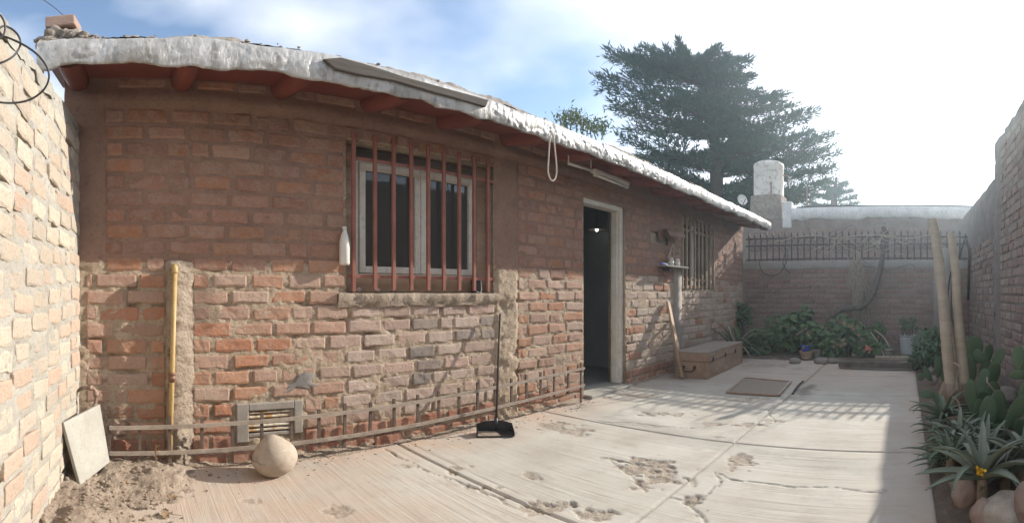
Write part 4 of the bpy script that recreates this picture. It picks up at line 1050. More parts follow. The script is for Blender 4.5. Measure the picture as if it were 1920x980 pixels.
# mat with pale end strips
t = thing('doormat', (5.0, 1.5, 0), 'flat brown mat with pale end strips lying on the concrete', 'mat')
q = [at_z(x, y, .008) for x, y in ((1363, 736), (1459, 742), (1482, 716), (1396, 709))]
M_MAT = pbr('coir_mat', (.31, .265, .215), (.25, .21, .17), 60, .97, None, bump=.8, bscale=300, bdist=.004)
mb = MB(); n_ = 16; R = []
for i in range(n_ + 1):
    row = []
    for k in range(n_ + 1):
        u, v = i / n_, k / n_; p = (q[0].lerp(q[1], u)).lerp(q[3].lerp(q[2], u), v); row.append(p + Vector((.006 * float(fbm(u * 4, v * 4, 0, 2, 5)), .006 * float(fbm(u * 4, v * 4, 9, 2, 5)), .004 + .005 * float(fbm(u * 5, v * 5, 3, 2, 7)))))
    R.append(row)
mb.grid(R); E_ = [R[0], R[-1], [r_[0] for r_ in R], [r_[-1] for r_ in R]]
for e in E_: mb.grid([e, [Vector((v.x, v.y, .001)) for v in e]])
obj('weave', mb, M_MAT, t, True)
for a, b_ in ((q[0], q[3]), (q[1], q[2])):
    mb = MB(); mb.beam(a + Vector((.01, 0, .008)), b_ + Vector((0, 0, .008)), .032, .012); obj('end_strip', mb, M_DRYTWIG, t)
for a, b_ in ((q[0], q[1]), (q[3], q[2])):
    mb = MB(); mb.beam(a + Vector((.0, 0, .007)), b_ + Vector((0, 0, .007)), .016, .014); obj('edge_binding', mb, M_CHEST, t)
p, q_ = at_z(1506, 714, .008), at_z(1486, 738, .008); mb = MB(); mb.tube(smooth_path([p, p.lerp(q_, .5) + Vector((0, .01, .004)), q_], 5), .010, 6); single('stick', mb, M_BARK, 'dark stick lying on the concrete beside the mat', 'stick', p, True)
# pendant lamp and hanging panel seen through the doorway
c = at_d(1119, 431, 6.3); t = thing('pendant_lamp', c, 'white dish-shaped pendant lamp hanging in the dark room', 'lamp')
mb = MB(); mb.lathe([(.012, .045), (.05, .03), (.115, .008), (.118, .0), (.112, .0), (.05, .022), (.012, .036)], c, 28, False); obj('shade', mb, M_WHITEP, t, True)
m = bpy.data.materials.new('lit_bulb'); m.use_nodes = True; m.node_tree.nodes['Principled BSDF'].inputs['Emission Color'].default_value = (1, .95, .85, 1); m.node_tree.nodes['Principled BSDF'].inputs['Emission Strength'].default_value = 2.0
mb = MB(); mb.blob(c + Vector((0, 0, .005)), (.022, .022, .028), 2, 0); obj('bulb', mb, m, t, True)
mb = MB(); mb.tube([c + Vector((0, 0, .045)), Vector((c.x, c.y, 2.415))], .004, 6); obj('cord', mb, M_DARKIRON, t)
p = at_y(1156, 500, WY + .26); mb = MB(); mb.box((p.x - .02, p.y, 1.02), (p.x + .06, p.y + .02, 1.38)); 
single('wall_panel', mb, pbr('pale_blue_board', (.42, .50, .54), (.36, .44, .48), 9, .6, None, bump=0), 'narrow pale blue board hanging just inside the doorway', 'board', (p.x, p.y, 1.02), bevel=.003)

# satellite dish behind the roof edge
c = at_d(1392, 374, 9.6); t = thing('satellite_dish', c, 'small pale satellite dish peeping over the roof edge below the tank', 'satellite dish')
mb = MB(); P = []; ax = Vector((-.7, -.75, .25)).normalized(); sx = ax.cross(Vector((0, 0, 1))).normalized(); sy = sx.cross(ax)
for j in range(7):
    rr = .105 * j / 6; P.append([c + sx * rr * cos(a) + sy * rr * sin(a) * 1.05 - ax * (.05 * (1 - (j / 6) ** 2)) for a in [2 * pi * k / 24 for k in range(25)]])
mb.grid(P); mb.grid([[v - ax * .006 for v in row] for row in P]); obj('reflector', mb, M_WHITEPL, t, True)
mb = MB(); mb.tube([c - ax * .06, c - ax * .12 + Vector((0, 0, -.5))], .02, 8); obj('mast', mb, M_DARKIRON, t)
mb = MB(); mb.tube([c - sy * .10, c + ax * .12 - sy * .04], .008, 6); obj('arm', mb, M_DARKIRON, t)
# water tank
tc_ = Vector((11.45, 3.24, 3.32)); t = thing('water_tank', tc_, 'weathered white round water tank on a rough pedestal above the neighbouring roof', 'tank')
mb = MB(); mb.lathe([(.36, 0), (.372, .02), (.366, .05), (.366, .70), (.374, .715), (.374, .745), (.36, .80), (.30, .835), (.15, .855), (.02, .86)], tc_, 40)
obj('body', mb, pbr('flaking_white_paint', (.64, .61, .56), (.58, .55, .50), 6, .7, (.30, .245, .195), 7, .95, .4, 60, .004, mixlo=.4), t, True)
mb = MB(); mb.tube([tc_ + Vector((-.35, -.16, -.2)), tc_ + Vector((-.36, -.16, .3))], .02, 8); obj('pipe', mb, M_GALV, t, True); mb = MB(); mb.tube([tc_ + Vector((-.1, -.37, .5)), tc_ + Vector((-.05, -.52, .48)), tc_ + Vector((-.02, -.55, .2))], .015, 6); obj('pipe', mb, M_GALV, t, True)
mb = MB(); p = at_x(1513, 385, 11.1); mb.tube([p, Vector((p.x, p.y, EYE + (YH - 345) / RPX * 11.1))], .018, 6); single('vent_pipe', mb, M_GALV, 'thin vertical pipe standing on the whitewashed parapet', 'pipe', p)

# iron railings on the back wall
t = thing('iron_fence', (BX + .03, 1.0, 1.568), 'ornate dark iron railings with spear tips and scrolls on the back wall', 'fence')
ix = BX + .03; zr1, zr2 = 1.97, 1.845; zt = 2.06
ys = []; y = 2.74
while y > -1.06: ys.append(y); y -= .112
for z in (zr1, zr2, 1.60):
    mb = MB(); mb.box((ix - .010, -1.09, z - .013), (ix + .010, 2.80, z + .013)); obj('rail', mb, M_DARKIRON, t)
for k, y in enumerate(ys):
    mb = MB(); mb.tube([(ix, y, 1.57), (ix, y, zt - .05)], .0125, 6); mb.lathe([(.004, 0), (.020, .022), (.012, .05), (.001, .085)], (ix, y, zt - .055), 6); obj('bar', mb, M_DARKIRON, t)
    if k + 1 < len(ys):
        for (zc, s) in ((1.785, 1), (1.905, -1)):
            P = [Vector((ix, y - .056 + s * rr * cos(a) , zc + rr * sin(a))) for a, rr in [(pi * .5 + 2 * pi * 1.2 * j / 16, .048 * (1 - j / 22)) for j in range(17)]]
            mb = MB(); mb.tube(P, .005, 5); obj('scroll', mb, M_DARKIRON, t)
# cable loops on the wall below the railings
mb = MB(); P = [at_x(x, y, BX - .03) for x, y in ((1424, 488), (1425, 500), (1432, 512), (1445, 517), (1460, 513), (1470, 500), (1477, 482), (1474, 470), (1468, 492), (1474, 505), (1482, 512))]
mb.tube(smooth_path(P, 5), .007, 6); single('wire_loop', mb, M_BLACKRUB, 'dark wire looped over the ledge below the railings', 'wire', P[0], True)

# black cable coil on the left wall
pts1 = [(-60, 135), (-30, 80), (0, 68), (28, 76), (60, 94), (82, 116), (92, 142), (82, 168), (55, 187), (20, 193), (-15, 188), (-45, 170), (-60, 140), (-40, 95), (0, 52), (18, 52), (34, 66), (38, 84), (25, 105), (0, 118), (-25, 118)]
mb = MB(); P = [at_d(x, y, 1.42 + .02 * sin(k * .9)) for k, (x, y) in enumerate(pts1)]; mb.tube(smooth_path(P, 6), .0031, 8)
single('cable_coil', mb, M_BLACKRUB, 'loops of black cable hanging off the top of the left brick wall', 'cable', P[0], True)
mb = MB(); P = [at_d(x, y, 1.40) for x, y in ((-20, 20), (0, 28), (9, 45), (8, 62), (0, 72), (-20, 80))]; mb.tube(smooth_path(P, 6), .0031, 8)
single('cable_loop', mb, M_BLACKRUB, 'short dark cable loop at the upper left corner above the brick wall', 'cable', P[0], True)
# brick on a mortar lump at the near end of the roof
c = at_y(116, 49, FY + .16); t = thing('loose_brick', c, 'single loose brick bedded on a rubble lump at the roof corner', 'brick')
mb = MB(); mb.hexa([c + Vector(p) for p in ((-.08, -.05, -.028), (.075, -.06, -.028), (.10, .06, -.028), (-.06, .07, -.028), (-.08, -.05, .03), (.072, -.06, .027), (.095, .06, .027), (-.06, .07, .03))]); obj('body', mb, pbr('dusty_brick', (.34, .24, .19), (.28, .19, .15), 14, .95, (.18, .13, .1), 60, .5, .8, 120, .005), t, bevel=.007)
mb = MB(); mb.blob(c + Vector((.0, .02, -.075)), (.125, .10, .055), 4, .35, 3.0, 5); mb.blob(c + Vector((.08, .0, -.10)), (.12, .09, .035), 4, .35, 3.0, 8); obj('mortar_bed', mb, M_RUBBLE, t, True)
# overhead wires
for pts, rr, lab in (((at_d(-40, -70, 4), at_d(85, 2, 3.6), at_d(128, 38, 3.4), at_d(165, 70, 3.2)), .0028, 'thin overhead wire dropping to the loose brick on the roof corner'),
                     ((at_d(1180, 292, 13), at_d(1250, 296, 13.5), at_d(1330, 292, 14), at_d(1480, 284, 14.6), at_d(1660, 287, 15), at_d(1960, 270, 15.5)), .008, 'thin overhead wire crossing in front of the big conifer'),
                     ((at_x(1845, 332, 5.9), at_x(1850, 312, 6.2), at_x(1843, 292, 6.4)), .006, 'short bent wire poking up from the right wall top')):
    mb = MB(); mb.tube(smooth_path(pts, 6), rr, 6); single('overhead_wire' if rr != .006 else 'bent_wire', mb, M_DARKIRON, lab, 'wire', pts[0])
# pointed dark iron frame on the right wall
t = thing('arched_frame', (7.0, RY + .03, 1.0), 'dark pointed arch frame hung on the right garden wall', 'frame')
def rq(x, y):
    a = ang(x); X = (RY + .05) * tan(a); d = sqrt(X * X + (RY + .05) ** 2); return Vector((X, RY + .05, EYE + (YH - y) / RPX * d))
L = [rq(x, y) for x, y in ((1802, 565), (1800, 520), (1800, 480), (1802, 468), (1807, 458), (1810, 446), (1813, 458), (1817, 468), (1818, 480), (1816.5, 520), (1815, 560))]
for a, b_ in ((L[:6], 0), (L[5:], 0)):
    mb = MB(); mb.tube(a, .022, 6); obj('side', mb, M_DARKIRON, t, True)
mb = MB(); mb.tube([L[0], L[-1]], .02, 6); obj('bottom_bar', mb, M_DARKIRON, t)
mb = MB(); mb.tube([L[5], L[5] + Vector((0, 0, .07))], .012, 6); mb.tube([L[5] + Vector((-.03, 0, .04)), L[5] + Vector((.03, 0, .04))], .01, 6); obj('finial', mb, M_DARKIRON, t)
# ------------------------------------------------------------------ plants
def leafmb(mb, c, n, r, rnd, kind='round'):
    """one small leaf: a cupped six-sided disc or a pointed blade, centre c, normal n"""
    n = Vector(n).normalized(); a = n.orthogonal().normalized(); b = n.cross(a); w = rnd.uniform(0, 2 * pi)
    a, b = a * cos(w) + b * sin(w), b * cos(w) - a * sin(w); c = Vector(c)
    if kind == 'round':
        m = 7; P = [c - n * r * .25] + [c + (a * cos(2 * pi * k / m) + b * sin(2 * pi * k / m)) * r * (.45 if k == 0 else rnd.uniform(.88, 1.08)) + n * r * rnd.uniform(-.05, .12) for k in range(m)]
        mb.add(P, [(0, 1 + k, 1 + (k + 1) % m) for k in range(m)])
    else:
        L, wd = r * 2.2, r * .42
        mb.add([c, c + a * L * .35 + b * wd - n * wd * .3, c + a * L * .4, c + a * L * .35 - b * wd - n * wd * .3, c + a * L - n * L * .15], [(0, 1, 2), (0, 2, 3), (1, 4, 2), (2, 4, 3)])
def mound(name, label, c, rad, n, lr, mat, seed, cat='shrub', kind='round', group=None, stems=7, flower=None):
    """a bushy plant: leaves through an uneven volume made of several sub-clumps, with stems"""
    rnd = random.Random(seed); c = Vector(c); t = thing(name, (c.x, c.y, 0.02), label, cat, group)
    sub = [(Vector((rnd.uniform(-.55, .55), rnd.uniform(-.55, .55), rnd.uniform(-.35, .62))), rnd.uniform(.36, .62)) for _ in range(8)]
    mb = MB(); k = 0
    while k < n:
        o, s = rnd.choice(sub); d = Vector((rnd.gauss(0, 1), rnd.gauss(0, 1), rnd.gauss(0, 1))).normalized(); q = o + d * s * rnd.uniform(.55, 1.0) ** .5
        p = c + Vector((q.x * rad[0], q.y * rad[1], q.z * rad[2]))
        if p.z < .03: continue
        leafmb(mb, p, d * .8 + Vector((-.35, -.2, .75)) + Vector((rnd.gauss(0, .35), rnd.gauss(0, .35), rnd.gauss(0, .3))), lr * rnd.uniform(.6, 1.25), rnd, kind); k += 1
    obj('foliage', mb, mat, t)
    for j in range(stems):
        o, s = sub[j % 8]; e = c + Vector((o.x * rad[0], o.y * rad[1], o.z * rad[2])); b = Vector((c.x + o.x * rad[0] * .3, c.y + o.y * rad[1] * .3, .0)); mb = MB()
        mb.tube(smooth_path([b, b.lerp(e, .5) + Vector((rnd.uniform(-.05, .05), rnd.uniform(-.05, .05), .03)), e], 4), [.009] * 8 + [.006], 5); obj('stem', mb, M_VINEBARK, t, True)
    if flower:
        mb = MB(); fp = Vector(flower[0])
        for j in range(14): leafmb(mb, fp + Vector((rnd.gauss(0, .02), rnd.gauss(0, .02), rnd.gauss(0, .02))), (-1, rnd.gauss(0, .6), rnd.gauss(0.3, .6)), .018, rnd)
        obj('flower', mb, flower[1], t)
    return t
PX = 7.55
def bp_(x, y, X=PX): return at_x(x, y, X)
def rpx(px, X=PX): return px * X / RPX
G = 'geranium bushes along the back wall'
for (x, y, rx, rz_, X, n, lab, fl) in (
        (1425, 648, 40, 34, 7.55, 420, 'dense dark green bush right behind the far end of the wooden chest', None),
        (1468, 630, 40, 42, 7.75, 420, 'tall mid-green geranium bush between the corner bush and the blue pot', None),
        (1503, 612, 28, 36, 7.9, 330, 'geranium bush rising highest, just left of the vine trunk', None),
        (1545, 640, 46, 40, 7.6, 560, 'broad geranium bush in front of the bent vine trunk', None),
        (1597, 638, 40, 38, 7.65, 480, 'geranium bush right of the vine trunk foot', None),
        (1640, 655, 30, 22, 7.5, 200, 'low geranium with a pink flower beside the plank edging', 1),
        (1645, 618, 17, 15, 7.9, 110, 'small round geranium tuft below the right part of the ledge', None)):
    c = bp_(x, y, X); f = (bp_(1628, 653, X - .28), M_PFLOWER) if fl else None
    mound('geranium_bush', lab, c, (rpx(rx) * .8, rpx(rx) * 1.12, rpx(rz_) * 1.12), n, .046, M_GERAN, int(x), group=G, flower=f)
c = bp_(1392, 590, 8.05); mound('leafy_plant', 'slender leafy green plant in the corner of the house and the back wall', c, (.16, .17, .30), 170, .055, M_DARKLEAF, 61, 'plant', 'blade')
# brown dead leaves inside the geraniums
c = bp_(1535, 632, 7.55)
rnd = random.Random(8); mb = MB()
for k in range(24):
    x, y = rnd.uniform(1475, 1650), rnd.uniform(605, 668); leafmb(mb, bp_(x, y, 7.22 + rnd.uniform(0, .2)), (-1, rnd.gauss(0, .6), rnd.gauss(.4, .6)), .034 * rnd.uniform(.6, 1.2), rnd)
tag(obj('withered_leaves', mb, M_DRYLEAF), 'withered brown leaves among the geranium bushes', 'leaves', kind='stuff')
# strap-leaved clump by the chest
def blade_path(b, az, L, rise, droop, n=9):
    P = []; p = Vector(b); e = rise
    for k in range(n + 1):
        P.append(p.copy()); e -= droop / n; p = p + Vector((cos(az) * cos(e), sin(az) * cos(e), sin(e))) * L / n
    return P
def blade(mb, P, w, fold=.35):
    n = len(P); R = []
    for k, p in enumerate(P):
        t = (P[min(k + 1, n - 1)] - P[max(k - 1, 0)]).normalized(); s = t.cross(Vector((0, 0, 1)))
        if s.length < 1e-3: s = Vector((1, 0, 0))
        s.normalize(); u = s.cross(t); f = k / (n - 1); ww = w * (.7 + .6 * f) * (1 - f) ** .55 if f < 1 else .0005
        R.append([p - s * ww + u * ww * fold, p, p + s * ww + u * ww * fold])
    mb.grid(R)
c = bp_(1376, 668, 7.25); c.z = .02; t = thing('strap_leaf_plant', c, 'arching strap-leaved clump at the far end of the wooden chest', 'plant'); rnd = random.Random(21)
for k in range(60):
    mb = MB(); blade(mb, blade_path(c + Vector((rnd.uniform(-.09, .09), rnd.uniform(-.09, .09), .03)), rnd.uniform(0, 2 * pi), rnd.uniform(.55, .95), rnd.uniform(.95, 1.45), rnd.uniform(1.0, 2.2)), .019); obj('leaf', mb, M_STRAP if k % 6 else M_DRYTWIG, t, True)
# pots, bucket, plank edging
def pot(name, label, c, r0, r1, h, mat, cat='pot', rings=()):
    t = thing(name, c, label, cat); mb = MB(); prof = [(r0 * .2, 0), (r0, 0)]
    for i in range(1, 13):
        z = h * i / 12; rr = r0 + (r1 - r0) * i / 12; prof.append((rr, z))
    prof += [(r1 + .006, h), (r1 + .006, h + .012), (r1 - .006, h + .012), (r1 - .010, h * .93), (.01, h * .92)]
    mb.lathe(prof, c, 28); obj('body', mb, mat, t, True)
    for z in rings:
        mb = MB(); rr = r0 + (r1 - r0) * z / h; mb.lathe([(rr, z - .008), (rr + .009, z - .006), (rr + .009, z + .006), (rr, z + .008)], c, 28, False); obj('ring', mb, mat, t, True)
    return t
c = bp_(1703, 668, 7.75); c.z = .035
bk = pot('bucket', 'pale grey-white plastic bucket planted with a leafy shrub by the back wall', c, .118, .142, .30, pbr('pale_bucket', (.50, .52, .53), (.44, .46, .47), 7, .5, None, bump=0), 'bucket', (.215, .25))
hb_ = [c + Vector((-.03, .150 * cos(a), .275 - .20 * sin(a) * .6)) for a in [pi * k / 10 for k in range(11)]]
mb = MB(); mb.tube(hb_, .004, 5); obj('handle', mb, M_DARKIRON, bk, True)
mb = MB(); mb.lathe([(.001, 0), (.128, 0)], c + Vector((0, 0, .282)), 20, False); obj('soil', mb, M_SOIL, bk)
mound('potted_shrub', 'small upright leafy shrub growing in the pale bucket', bp_(1704, 608, 7.75), (.17, .18, .15), 150, .036, M_DARKLEAF, 71, 'shrub', 'blade', stems=9)
c = bp_(1512, 668, 7.25); c.z = .02; pot('flower_pot', 'dull brown flower pot with a blue rim half hidden under the geraniums', c, .08, .10, .10, M_CHEST)
c = bp_(1510, 655, 7.36); c.z = .12; pot('blue_tub', 'blue plastic tub under the geranium leaves above the brown pot', c, .06, .078, .07, M_BLUE, 'tub')
for x, m_, lab, s in ((1667, M_GREYSTONE, 'small grey flower pot left of the pale bucket', 1), (1532, M_GREYSTONE, 'small grey pot in the shade at the front of the geraniums', .85)):
    c = bp_(x, 668, 7.35); c.z = .03; pot('flower_pot', lab, c, .055 * s, .07 * s, .12 * s, m_)
p, q_ = at_z(1574, 686, .03), at_z(1712, 690, .03)
mb = MB(); mb.beam(p + Vector((0, 0, .03)), q_ + Vector((0, 0, .035)), .12, .075)
single('timber_edging', mb, M_OLDWOOD, 'weathered timber lying along the front of the planting bed below the bucket', 'timber', p, bevel=.008)
mb = MB(); p, q_ = at_z(1640, 678, .08), at_z(1708, 678, .08); mb.beam(p + Vector((.1, 0, .04)), q_ + Vector((.16, 0, .03)), .05, .05)
single('branch_piece', mb, M_DRYTWIG, 'short pale piece of wood lying on the timber edging by the bucket', 'wood', p, bevel=.01)
for k, (x, w_) in enumerate(((1540, .09), (1562, .07), (1490, .07))):
    c = at_z(x, 677, .03); mb = MB(); mb.blob(c, (w_, w_ * 1.2, w_ * .7), 3, .15, 1.5, k + 30); single('edging_stone', mb, M_GREYSTONE, ('grey stone at the left end of the timber edging', 'small grey stone between edging stones under the geraniums', 'grey stone at the foot of the blue tub')[k], 'stone', c, True)

# climbing vine: bent trunk and dry tendrils
c = bp_(1550, 625, 8.1); t = thing('climbing_vine', (c.x, c.y, 0), 'leafless old vine with a dark bent trunk climbing to the railings', 'vine')
P = [bp_(x, y, X) for x, y, X in ((1535, 640, 8.0), (1552, 605, 8.06), (1566, 590, 8.1), (1580, 578, 8.12), (1600, 577, 8.14), (1616, 575, 8.15), (1633, 558, 8.18), (1643, 530, 8.2), (1651, 500, 8.22), (1656, 470, 8.24), (1660, 438, 8.25), (1655, 425, 8.25))]
P = smooth_path(P, 5); mb = MB(); mb.tube(P, [.062 - .026 * k / len(P) + .007 * float(vn(k * .7, 0, 0, 5)) for k in range(len(P))], 9); obj('trunk', mb, M_VINEBARK, t, True)
rnd = random.Random(44)
for k in range(34):      # dry shoots that hang and arch round the railings
    if k < 20: x, y = rnd.gauss(1630, 26), rnd.gauss(462, 14)
    else: x, y = rnd.choice([1520, 1550, 1580, 1690, 1720]) + rnd.gauss(0, 14), rnd.gauss(450, 10)
    X = 8.12 + rnd.uniform(-.08, .18); p = bp_(x, y, X); a = rnd.uniform(-pi, pi); P = [p]
    for j in range(rnd.randint(4, 8)):
        a += rnd.gauss(0, .6); p = p + Vector((rnd.gauss(0, .03), cos(a) * .09, sin(a) * .075)); P.append(p)
    P = smooth_path(P, 3); mb = MB(); mb.tube(P, [.0075 * (1 - .7 * j / len(P)) for j in range(len(P))], 5); obj('shoot', mb, M_DRYTWIG if k % 3 else M_VINEBARK, t, True)
P = smooth_path([bp_(x, y, 8.2) for x, y in ((1490, 445), (1530, 441), (1560, 446), (1600, 443), (1640, 440), (1700, 446), (1750, 440))], 4); mb = MB(); mb.tube(P, .008, 5); obj('shoot', mb, M_DRYTWIG, t, True)
# thatch of dead stems tied to a post against the wall
c = bp_(1612, 650, 8.15); t = thing('dead_creeper', (c.x, c.y, 0), 'bundle of pale dead creeper stems hanging down the back wall beside the vine', 'creeper')
for k in range(70):
    x0 = 1607 + rnd.gauss(0, 6); x1 = 1612 + rnd.gauss(0, 9); y0, y1 = rnd.uniform(470, 520), rnd.uniform(540, 640)
    P = smooth_path([bp_(x0, y0, 8.20 + rnd.uniform(-.05, .06)), bp_((x0 + x1) / 2 + rnd.gauss(0, 5), (y0 + y1) / 2, 8.16 + rnd.uniform(-.05, .06)), bp_(x1, y1, 8.2 + rnd.uniform(-.05, .06))], 3)
    mb = MB(); mb.tube(P, .006, 4); obj('stem', mb, M_DRYTWIG, t)
for a, b_ in (((1632, 622), (1660, 672)), ((1640, 618), (1668, 650)), ((1478, 640), (1512, 616)), ((1530, 650), (1565, 642))):
    mb = MB(); mb.tube(smooth_path([bp_(*a, 7.65), bp_((a[0] + b_[0]) / 2 + 2, (a[1] + b_[1]) / 2 - 3, 7.5), bp_(*b_, 7.25)], 4), .011, 5); obj('stem', mb, M_DRYTWIG, t, True)

# ---- cut tree with two pale upright stems
TY = -.42
s0 = at_d(1797, 790, 3.85); t = thing('cut_tree', (s0.x, s0.y, 0), 'stubby tree stump with two tall pale leafless stems in the cactus bed', 'tree')
mb = MB(); R = []
sc = at_d(1797, 720, 3.85)
for i in range(22):
    z = .0 + (sc.z + .015) * i / 21; R.append([(sc.x + (.118 - .02 * sin(i * .3)) * k_ * cos(a) , sc.y + (.118 - .02 * sin(i * .3)) * k_ * sin(a), z) for a, k_ in [(2 * pi * k / 24, 1 + .10 * float(fbm(2.5 * cos(2 * pi * k / 24), 2.5 * sin(2 * pi * k / 24), z * 7, 3, 151))) for k in range(25)]])
mb.grid(R); mb.add(R[-1][:-1], [tuple(range(24))]); obj('trunk', mb, M_STUMP, t, True)
for pts, r0, r1 in ((((1786, 735, 3.82), (1781, 700, 3.82), (1775, 640, 3.82), (1770, 580, 3.83), (1764, 520, 3.84), (1757, 465, 3.85), (1748, 411, 3.86)), .050, .038),
                    (((1808, 735, 3.86), (1807, 700, 3.86), (1801, 640, 3.87), (1795, 570, 3.88), (1792, 510, 3.89), (1787, 470, 3.90), (1783, 438, 3.9)), .046, .030),
                    (((1795, 720, 3.95), (1790, 650, 3.97), (1779, 590, 3.98), (1768, 520, 3.98), (1762, 450, 3.98)), .016, .008)):
    P = smooth_path([at_d(*p) for p in pts], 6); n = len(P); mb = MB(); mb.tube(P, [r0 + (r1 - r0) * k / n + .002 * float(vn(k * .6, 0, 0, 9)) + (.006 if k < 4 else 0) for k in range(n)], 14); obj('stem', mb, M_PALEBARK, t, True)
P = smooth_path([at_d(x, y, 4.6) for x, y in ((1779, 620), (1777, 560), (1781, 520), (1791, 486))], 5); mb = MB(); mb.tube(P, .008, 6); single('garden_hose', mb, M_BLACKRUB, 'thin dark hose rising behind the two pale stems', 'hose', P[0], True)

# ---- prickly pears: every pad its own part
def pad_mesh(seed):
    r = random.Random(seed); mb = MB(); n, m = 16, 11; R = []
    ph = [r.uniform(-1, 1) for _ in range(n + 1)]
    for i in range(m):
        tt = pi * (.09 + .91 * i / (m - 1)); f = (1 - cos(tt)) / 2; s_ = max(.02, sin(tt)); f0 = f
        wd = .5 * s_ ** .85 * (.80 + .20 * f * 1.3)
        row = [(wd * cos(2 * pi * k / n) * (1 + .02 * ph[k % n]), .085 * s_ ** .7 * sin(2 * pi * k / n) + .05 * sin(f * 2.4 + seed), f + .012 * ph[(k * 3) % n] * s_) for k in range(n + 1)]
        R.append(row)
    mb.grid(R); mb.add(R[-1][:-1], [tuple(range(n))]); mb.add(R[0][:-1], [tuple(range(n))])
    for k in range(26):    # areoles
        f = r.uniform(.15, .95); w = .44 * sqrt(4 * f * (1 - f)) * r.uniform(-1, 1); s = r.choice((-1, 1)); y = s * .084 * sqrt(4 * f * (1 - f)) * sqrt(max(0, 1 - (w / .5) ** 2)) + .05 * sin(f * 2.4 + seed)
        d = .014; b = len(mb.v); mb.v += [(w - d, y, f), (w + d, y, f), (w, y, f + d * .8), (w, y + s * .035, f)]; mb.f += [(b, b + 1, b + 3), (b + 1, b + 2, b + 3), (b + 2, b, b + 3)]
    me = bpy.data.meshes.new('pad'); me.from_pydata(mb.v, [], mb.f); me.update(); me.polygons.foreach_set('use_smooth', [True] * len(me.polygons)); me.materials.append(M_CACTUS); return me
PADS = [pad_mesh(k) for k in range(5)]
def pads(label, base, lst, seed):
    rnd = random.Random(seed); b = at_d(*base); t = thing('prickly_pear', (b.x, b.y, 0), label, 'cactus', 'prickly pears in the right-hand bed')
    for (x, y, w, h, tilt, d) in lst:       # centre px, half sizes px, lean in degrees (clockwise), distance
        c = at_d(x, y, d); a = ang(x); W_, H_ = 2 * w * d / RPX, 2 * h * d / RPX
        M = Matrix.Translation(c) @ Matrix.Rotation(-a, 4, 'Z') @ Matrix.Rotation(radians(tilt), 4, 'Y') @ Matrix.Rotation(radians(rnd.uniform(-24, 24)), 4, 'Z') @ Matrix.Rotation(radians(rnd.uniform(-14, 14)), 4, 'X') @ Matrix.Diagonal((W_ * 1.05, max(W_, .07) * 1.0, H_, 1)) @ Matrix.Translation((0, 0, -.5))
        o = bpy.data.objects.new('pad', rnd.choice(PADS)); COL.objects.link(o); o.parent = t; o.matrix_local = Matrix.Translation(-t.location) @ M
    return t
pads('dark prickly pear right behind the two pale stems', (1815, 790, 4.3), [(1827, 656, 17, 27, 6, 4.35), (1836, 668, 15, 10, 60, 4.3), (1818, 690, 14, 26, -8, 4.3), (1812, 735, 15, 30, 4, 4.3), (1846, 695, 11, 22, 20, 4.3), (1822, 760, 16, 30, 0, 4.3), (1815, 650, 11, 20, -25, 4.45)], 1)
pads('cluster of upright green prickly pear pads in the middle of the bed', (1862, 830, 3.7), [(1854, 662, 9, 17, 2, 3.9), (1871, 672, 10, 22, 26, 3.9), (1862, 702, 13, 24, 12, 3.8), (1843, 716, 11, 26, 10, 3.6), (1852, 780, 18, 38, 8, 3.2), (1874, 768, 15, 40, -6, 3.25), (1862, 740, 15, 26, 0, 3.6), (1848, 760, 12, 30, -12, 3.5), (1868, 824, 24, 34, 6, 3.1), (1890, 815, 16, 30, 24, 3.15)], 2)
pads('pale green ribbed prickly pear pad standing just right of the stump', (1824, 790, 3.35), [(1821, 742, 12, 32, -2, 3.35), (1832, 770, 9, 24, 14, 3.3), (1818, 796, 12, 19, -16, 3.1), (1834, 800, 8, 22, 12, 3.15)], 3)
pads('prickly pear with wide pads at the right edge of the yard', (1914, 830, 2.9), [(1910, 672, 13, 24, -4, 3.1), (1908, 702, 9, 17, 84, 3.0), (1904, 772, 14, 38, 30, 2.95), (1922, 742, 14, 30, 10, 3.0), (1924, 690, 14, 24, 14, 3.05), (1918, 806, 16, 26, -10, 2.9)], 4)
pads('low prickly pear beyond the stems beside the edging stones', (1760, 740, 5.0), [(1759, 688, 7, 21, 2, 5.0), (1768, 695, 8, 24, -6, 5.05), (1739, 701, 16, 6, 66, 5.2), (1727, 706, 7, 8, 20, 5.3), (1775, 690, 6, 22, 10, 5.1)], 5)
pads('dark oval prickly pear pad sticking out over the concrete', (1760, 760, 4.0), [(1738, 739, 8, 16, -84, 3.95), (1757, 746, 8, 14, -60, 4.0)], 6)
pads('lying spotted cactus stem at the front of the bed', (1775, 840, 3.0), [(1768, 829, 8, 30, -74, 2.95), (1790, 834, 8, 20, -80, 2.95)], 7)

